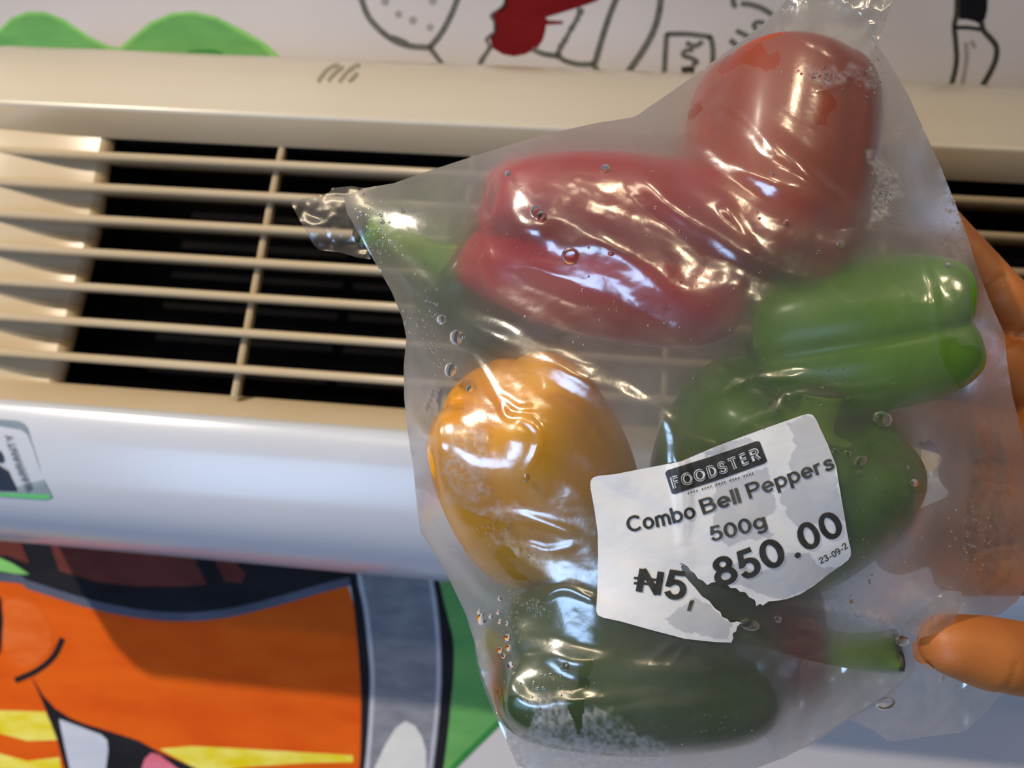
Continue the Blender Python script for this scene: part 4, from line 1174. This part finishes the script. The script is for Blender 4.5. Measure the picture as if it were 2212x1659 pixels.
# ---- water drops on the film
def water_material():
    m, nt, out = new_mat('water')
    g = nt.nodes.new('ShaderNodeBsdfPrincipled')
    g.inputs['Base Color'].default_value = (1, 1, 1, 1)
    g.inputs['Roughness'].default_value = 0.02
    g.inputs['IOR'].default_value = 1.33
    g.inputs['Transmission Weight'].default_value = 1.0
    nt.links.new(g.outputs[0], out.inputs[0])
    return m
M['water'] = water_material()
def drop_geom(px, py, r, asp=1.0, ang=0.0, n=14, rings=4):
    d0 = float(film_depth(np.array([px]), np.array([py]))[0])
    v, f = [], []
    R = r
    for j in range(rings):
        t = j / (rings - 1) * math.pi / 2
        for k in range(n):
            a = 2 * math.pi * k / n
            x, y = R * math.cos(t) * math.cos(a) * asp, R * math.cos(t) * math.sin(a)
            X = px + x * math.cos(ang) - y * math.sin(ang); Y = py + x * math.sin(ang) + y * math.cos(ang)
            dd = float(film_depth(np.array([X]), np.array([Y]))[0]) if rings > 3 else d0
            v.append(atd(X, Y, dd - 0.0001 - 0.55 * R / 7400.0 * math.sin(t)))
            if j == rings - 1: break
    top = len(v) - 1
    for j in range(rings - 2):
        for k in range(n):
            f.append((j * n + k, j * n + (k + 1) % n, (j + 1) * n + (k + 1) % n, (j + 1) * n + k))
    for k in range(n):
        f.append(((rings - 2) * n + k, (rings - 2) * n + (k + 1) % n, top))
    f.append(list(range(n))[::-1])
    return v, f
DROPS = [(1160, 457, 15, 1.0, 0), (1170, 466, 14, 1.0, 0), (1232, 554, 20, 1.0, 0), (985, 728, 17, .9, 0), (972, 798, 17, .8, .2), (953, 690, 11, 1, 0), (1908, 905, 18, 1.2, .3), (1860, 996, 11, 1.4, -.7), (1975, 1043, 9, 1.2, 0), (1805, 975, 7, 1, 0), (1832, 980, 8, 1, 0),
         (870, 455, 6, .8, 0), (826, 480, 5, 1, 0), (780, 400 + 60, 6, .8, 0), (1040, 1337, 14, .8, .3), (1036, 1322, 7, 1, 0), (1060, 1331, 6, 1, 0), (1080, 1293, 6, 1, 0), (1077, 1323, 6, 1, 0), (1080, 1343, 6, 1, 0), (1096, 1347, 6, 1, 0), (1080, 1405, 7, 1, 0), (1088, 1417, 6, 1, 0), (1096, 1377, 9, 1, 0), (1099, 1400, 8, 1, 0), (1104, 1437, 9, 1, 0), (1220, 1441, 11, 1, 0), (1112, 1455, 5, 1, 0),
         (1681, 1338, 8, 1, 0), (1858, 1022, 6, 1, 0), (1620, 1350, 14, 1.6, .2), (1914, 1520, 14, 1.6, -.2), (2035, 1465, 9, .6, .3), (2048, 572, 6, 1, 0), (1700, 482, 8, 1, 0), (1816, 527, 9, 1, 0), (1668, 376, 6, 1, 0), (1320, 548, 6, 1.3, 0), (1097, 375, 7, 1, 0), (1308, 365, 11, 1, 0), (1770, 545, 5, 1, 0), (1013, 840, 8, .9, 0), (1136, 1034, 9, .7, 0), (1960, 1010, 5, 1, 0), (1840, 1300, 5, 1, 0), (1950, 1385, 12, 1.4, .1)]
for (x, y, r, asp, ang) in DROPS:
    v, f = drop_geom(x, y, r, asp, ang)
    mesh_obj('water_drop', v, f, M['water'], bag)
fv, ff = [], []
rs = np.random.RandomState(3)
CLUS = [(1110, 1340, 22, 60, 70), (1160, 1310, 22, 16, 40), (920, 690, 30, 70, 45), (945, 760, 14, 40, 20), (1910, 420, 26, 60, 110), (2065, 450, 24, 70, 60), (1885, 150, 18, 60, 40), (1800, 165, 60, 20, 40), (1090, 1150, 60, 30, 30), (800, 470, 40, 60, 30), (1180, 1480, 80, 60, 30), (1500, 1560, 120, 60, 25), (1400, 620, 300, 160, 60), (1900, 1150, 90, 150, 50), (2100, 1150, 40, 120, 50), (1750, 840, 110, 30, 30), (830, 530, 30, 30, 30)]
for (x, y, sx, sy, n) in CLUS:
    for _ in range(n):
        X, Y = rs.normal(x, sx * .6), rs.normal(y, sy * .6)
        if not inside(OUT, np.array([X]), np.array([Y]))[0]: continue
        v, f = drop_geom(X, Y, rs.uniform(1.2, 3.6), 1, 0, 8, 3)
        o_ = len(fv); fv += v; ff += [tuple(k + o_ for k in q) for q in f]
tag(mesh_obj('condensation', fv, ff, M['water'], bag), kind='stuff')

# ================================================================== HAND
M['skin'] = principled('skin', lin(186, 112, 52), 0.50, lin(170, 98, 44), 40, 0.12, 1500)
M['nail'] = principled('fingernail', lin(214, 160, 126), 0.3)
def capsule(bm, a, b, ra, rb):
    tmp = bmesh.new()
    bmesh.ops.create_icosphere(tmp, subdivisions=3, radius=ra, matrix=Matrix.Translation(a))
    bmesh.ops.create_icosphere(tmp, subdivisions=3, radius=rb, matrix=Matrix.Translation(b))
    r = bmesh.ops.convex_hull(tmp, input=tmp.verts[:])
    dele = list({g for g in r['geom_interior'] if isinstance(g, bmesh.types.BMVert)})
    bmesh.ops.delete(tmp, geom=dele, context='VERTS')
    me = bpy.data.meshes.new('t'); tmp.to_mesh(me); tmp.free()
    bm.from_mesh(me); bpy.data.meshes.remove(me)
hand_bm = bmesh.new()
def chain(pts):
    for (p, q) in zip(pts[:-1], pts[1:]):
        capsule(hand_bm, atd(*p[:3]), atd(*q[:3]), p[3], q[3])
WR = (2790, 1060, .325)
PK = [(2300, 752, .291, .0098), (2166, 640, .2865, .0086), (2085, 545, .290, .0078), (2030, 475, .296, .0068)]
RG = [(2310, 868, .292, .0118), (2155, 785, .2885, .0108), (2012, 732, .295, .0096), (1922, 700, .301, .0078)]
MD = [(2315, 985, .292, .0122), (2140, 945, .2890, .0112), (2000, 915, .296, .0100), (1905, 896, .302, .0082)]
IX = [(2325, 1110, .291, .0122), (2145, 1105, .2885, .0114), (2020, 1150, .293, .0102), (1936, 1196, .297, .0084)]
TH = [(2600, 1290, .300, .0165), (2420, 1440, .262, .0145), (2240, 1428, .2390, .0114), (2130, 1410, .2350, .0112), (2052, 1392, .2335, .0092)]
for ch in (PK, RG, MD, IX, TH):
    chain(ch)
for ch in (PK, RG, MD, IX):
    chain([ch[0], (2640, 0.35 * ch[0][1] + 0.65 * 1050, .312, .0145)])
    chain([(2640, 0.35 * ch[0][1] + 0.65 * 1050, .312, .0145), (*WR, .022)])
chain([(2310, 780, .295, .010), (2325, 1120, .295, .011)])
chain([(2240, 860, .292, .0095), (2245, 1110, .291, .0105)])
chain([(2215, 1225, .2875, .0105), (2330, 1210, .289, .0130), (2400, 1340, .274, .0130)])
chain([(2075, 1022, .2930, .0080), (2240, 1015, .2910, .0115)])
chain([(2060, 1245, .2900, .0075), (2215, 1225, .2875, .0105)])
chain([(2400, 800, .300, .0125), (2420, 1140, .300, .0135)])
chain([(2420, 1150, .296, .0125), TH[1]]); chain([(2520, 1160, .304, .015), TH[0]])
chain([TH[0], (*WR, .022)])
chain([(*WR, .022), (3250, 1120, .350, .026), (4300, 1250, .42, .036)])
me = bpy.data.meshes.new('hand_raw'); hand_bm.to_mesh(me); hand_bm.free()
raw = bpy.data.objects.new('hand_raw', me); C.objects.link(raw)
md = raw.modifiers.new('r', 'REMESH'); md.mode = 'VOXEL'; md.voxel_size = 0.0012
bpy.context.view_layer.update()
dg = bpy.context.evaluated_depsgraph_get()
me2 = bpy.data.meshes.new_from_object(raw.evaluated_get(dg))
bpy.data.objects.remove(raw)
bm = bmesh.new(); bm.from_mesh(me2); bpy.data.meshes.remove(me2)
for _ in range(7):
    bmesh.ops.smooth_vert(bm, verts=bm.verts[:], factor=0.5, use_axis_x=True, use_axis_y=True, use_axis_z=True)
# skin creases at the finger joints
def project(p):
    d = p - CAMP
    dep = d.dot(CF)
    return W / 2 + FPX * d.dot(CR) / dep, H / 2 - FPX * d.dot(CU) / dep, dep
bm.normal_update()
co = np.array([v.co[:] for v in bm.verts]); rel = co - _P
dep = rel @ _F
vx = W / 2 + FPX * (rel @ _R) / dep; vy = H / 2 - FPX * (rel @ _U) / dep
disp = np.zeros(len(co))
for line, w, h, dlim in (([(2105, 645), (2135, 622), (2165, 598)], 7, .0010, .30), ([(2115, 655), (2150, 632)], 5, .0006, .30), ([(2150, 752), (2185, 735), (2225, 712)], 8, .0012, .30), ([(2160, 1498), (2186, 1470), (2196, 1436)], 6, .0004, .25)):
    d, _, _, _ = seg_nearest(catmull(line, 4), vx, vy)
    disp += np.where(dep < dlim, h * np.exp(-(d / w) ** 2), 0)
for v, q in zip(bm.verts, disp):
    if q > 1e-5:
        v.co -= v.normal * q
hand = bm_obj('hand', bm, M['skin'])
tag(hand, 'bare brown hand gripping the bag from the right, thumb in front', 'hand')
def nail(tip, prev, side, r):
    a = atd(*tip[:3]); b = atd(*prev[:3])
    ax = (a - b).normalized()
    nrm = (side - ax * side.dot(ax)).normalized()
    sd = ax.cross(nrm)
    v, f = [], []
    n, mrows = 9, 7
    for i in range(mrows):
        for j in range(n):
            u = (j / (n - 1) - .5) * 2; t = i / (mrows - 1)
            wdt = r * .78 * (1 - .25 * abs(t - .45))
            ang = u * .85
            p = a + ax * ((t - .75) * r * 1.7 + r * .35) + sd * (math.sin(ang) * wdt) + nrm * (math.cos(ang) * r * 1.02 - (0.12 * r if t > .9 else 0))
            v.append(p)
    for i in range(mrows - 1):
        for j in range(n - 1):
            k = i * n + j
            f.append((k, k + 1, k + n + 1, k + n))
    mesh_obj('nail', v, f, M['nail'], hand)
for ch in (PK, RG, MD, IX):
    nail(ch[-1], ch[-2], CF, ch[-1][3])
nail(TH[-1], TH[-2], (CF * .5 - CU * 1.0), TH[-1][3])
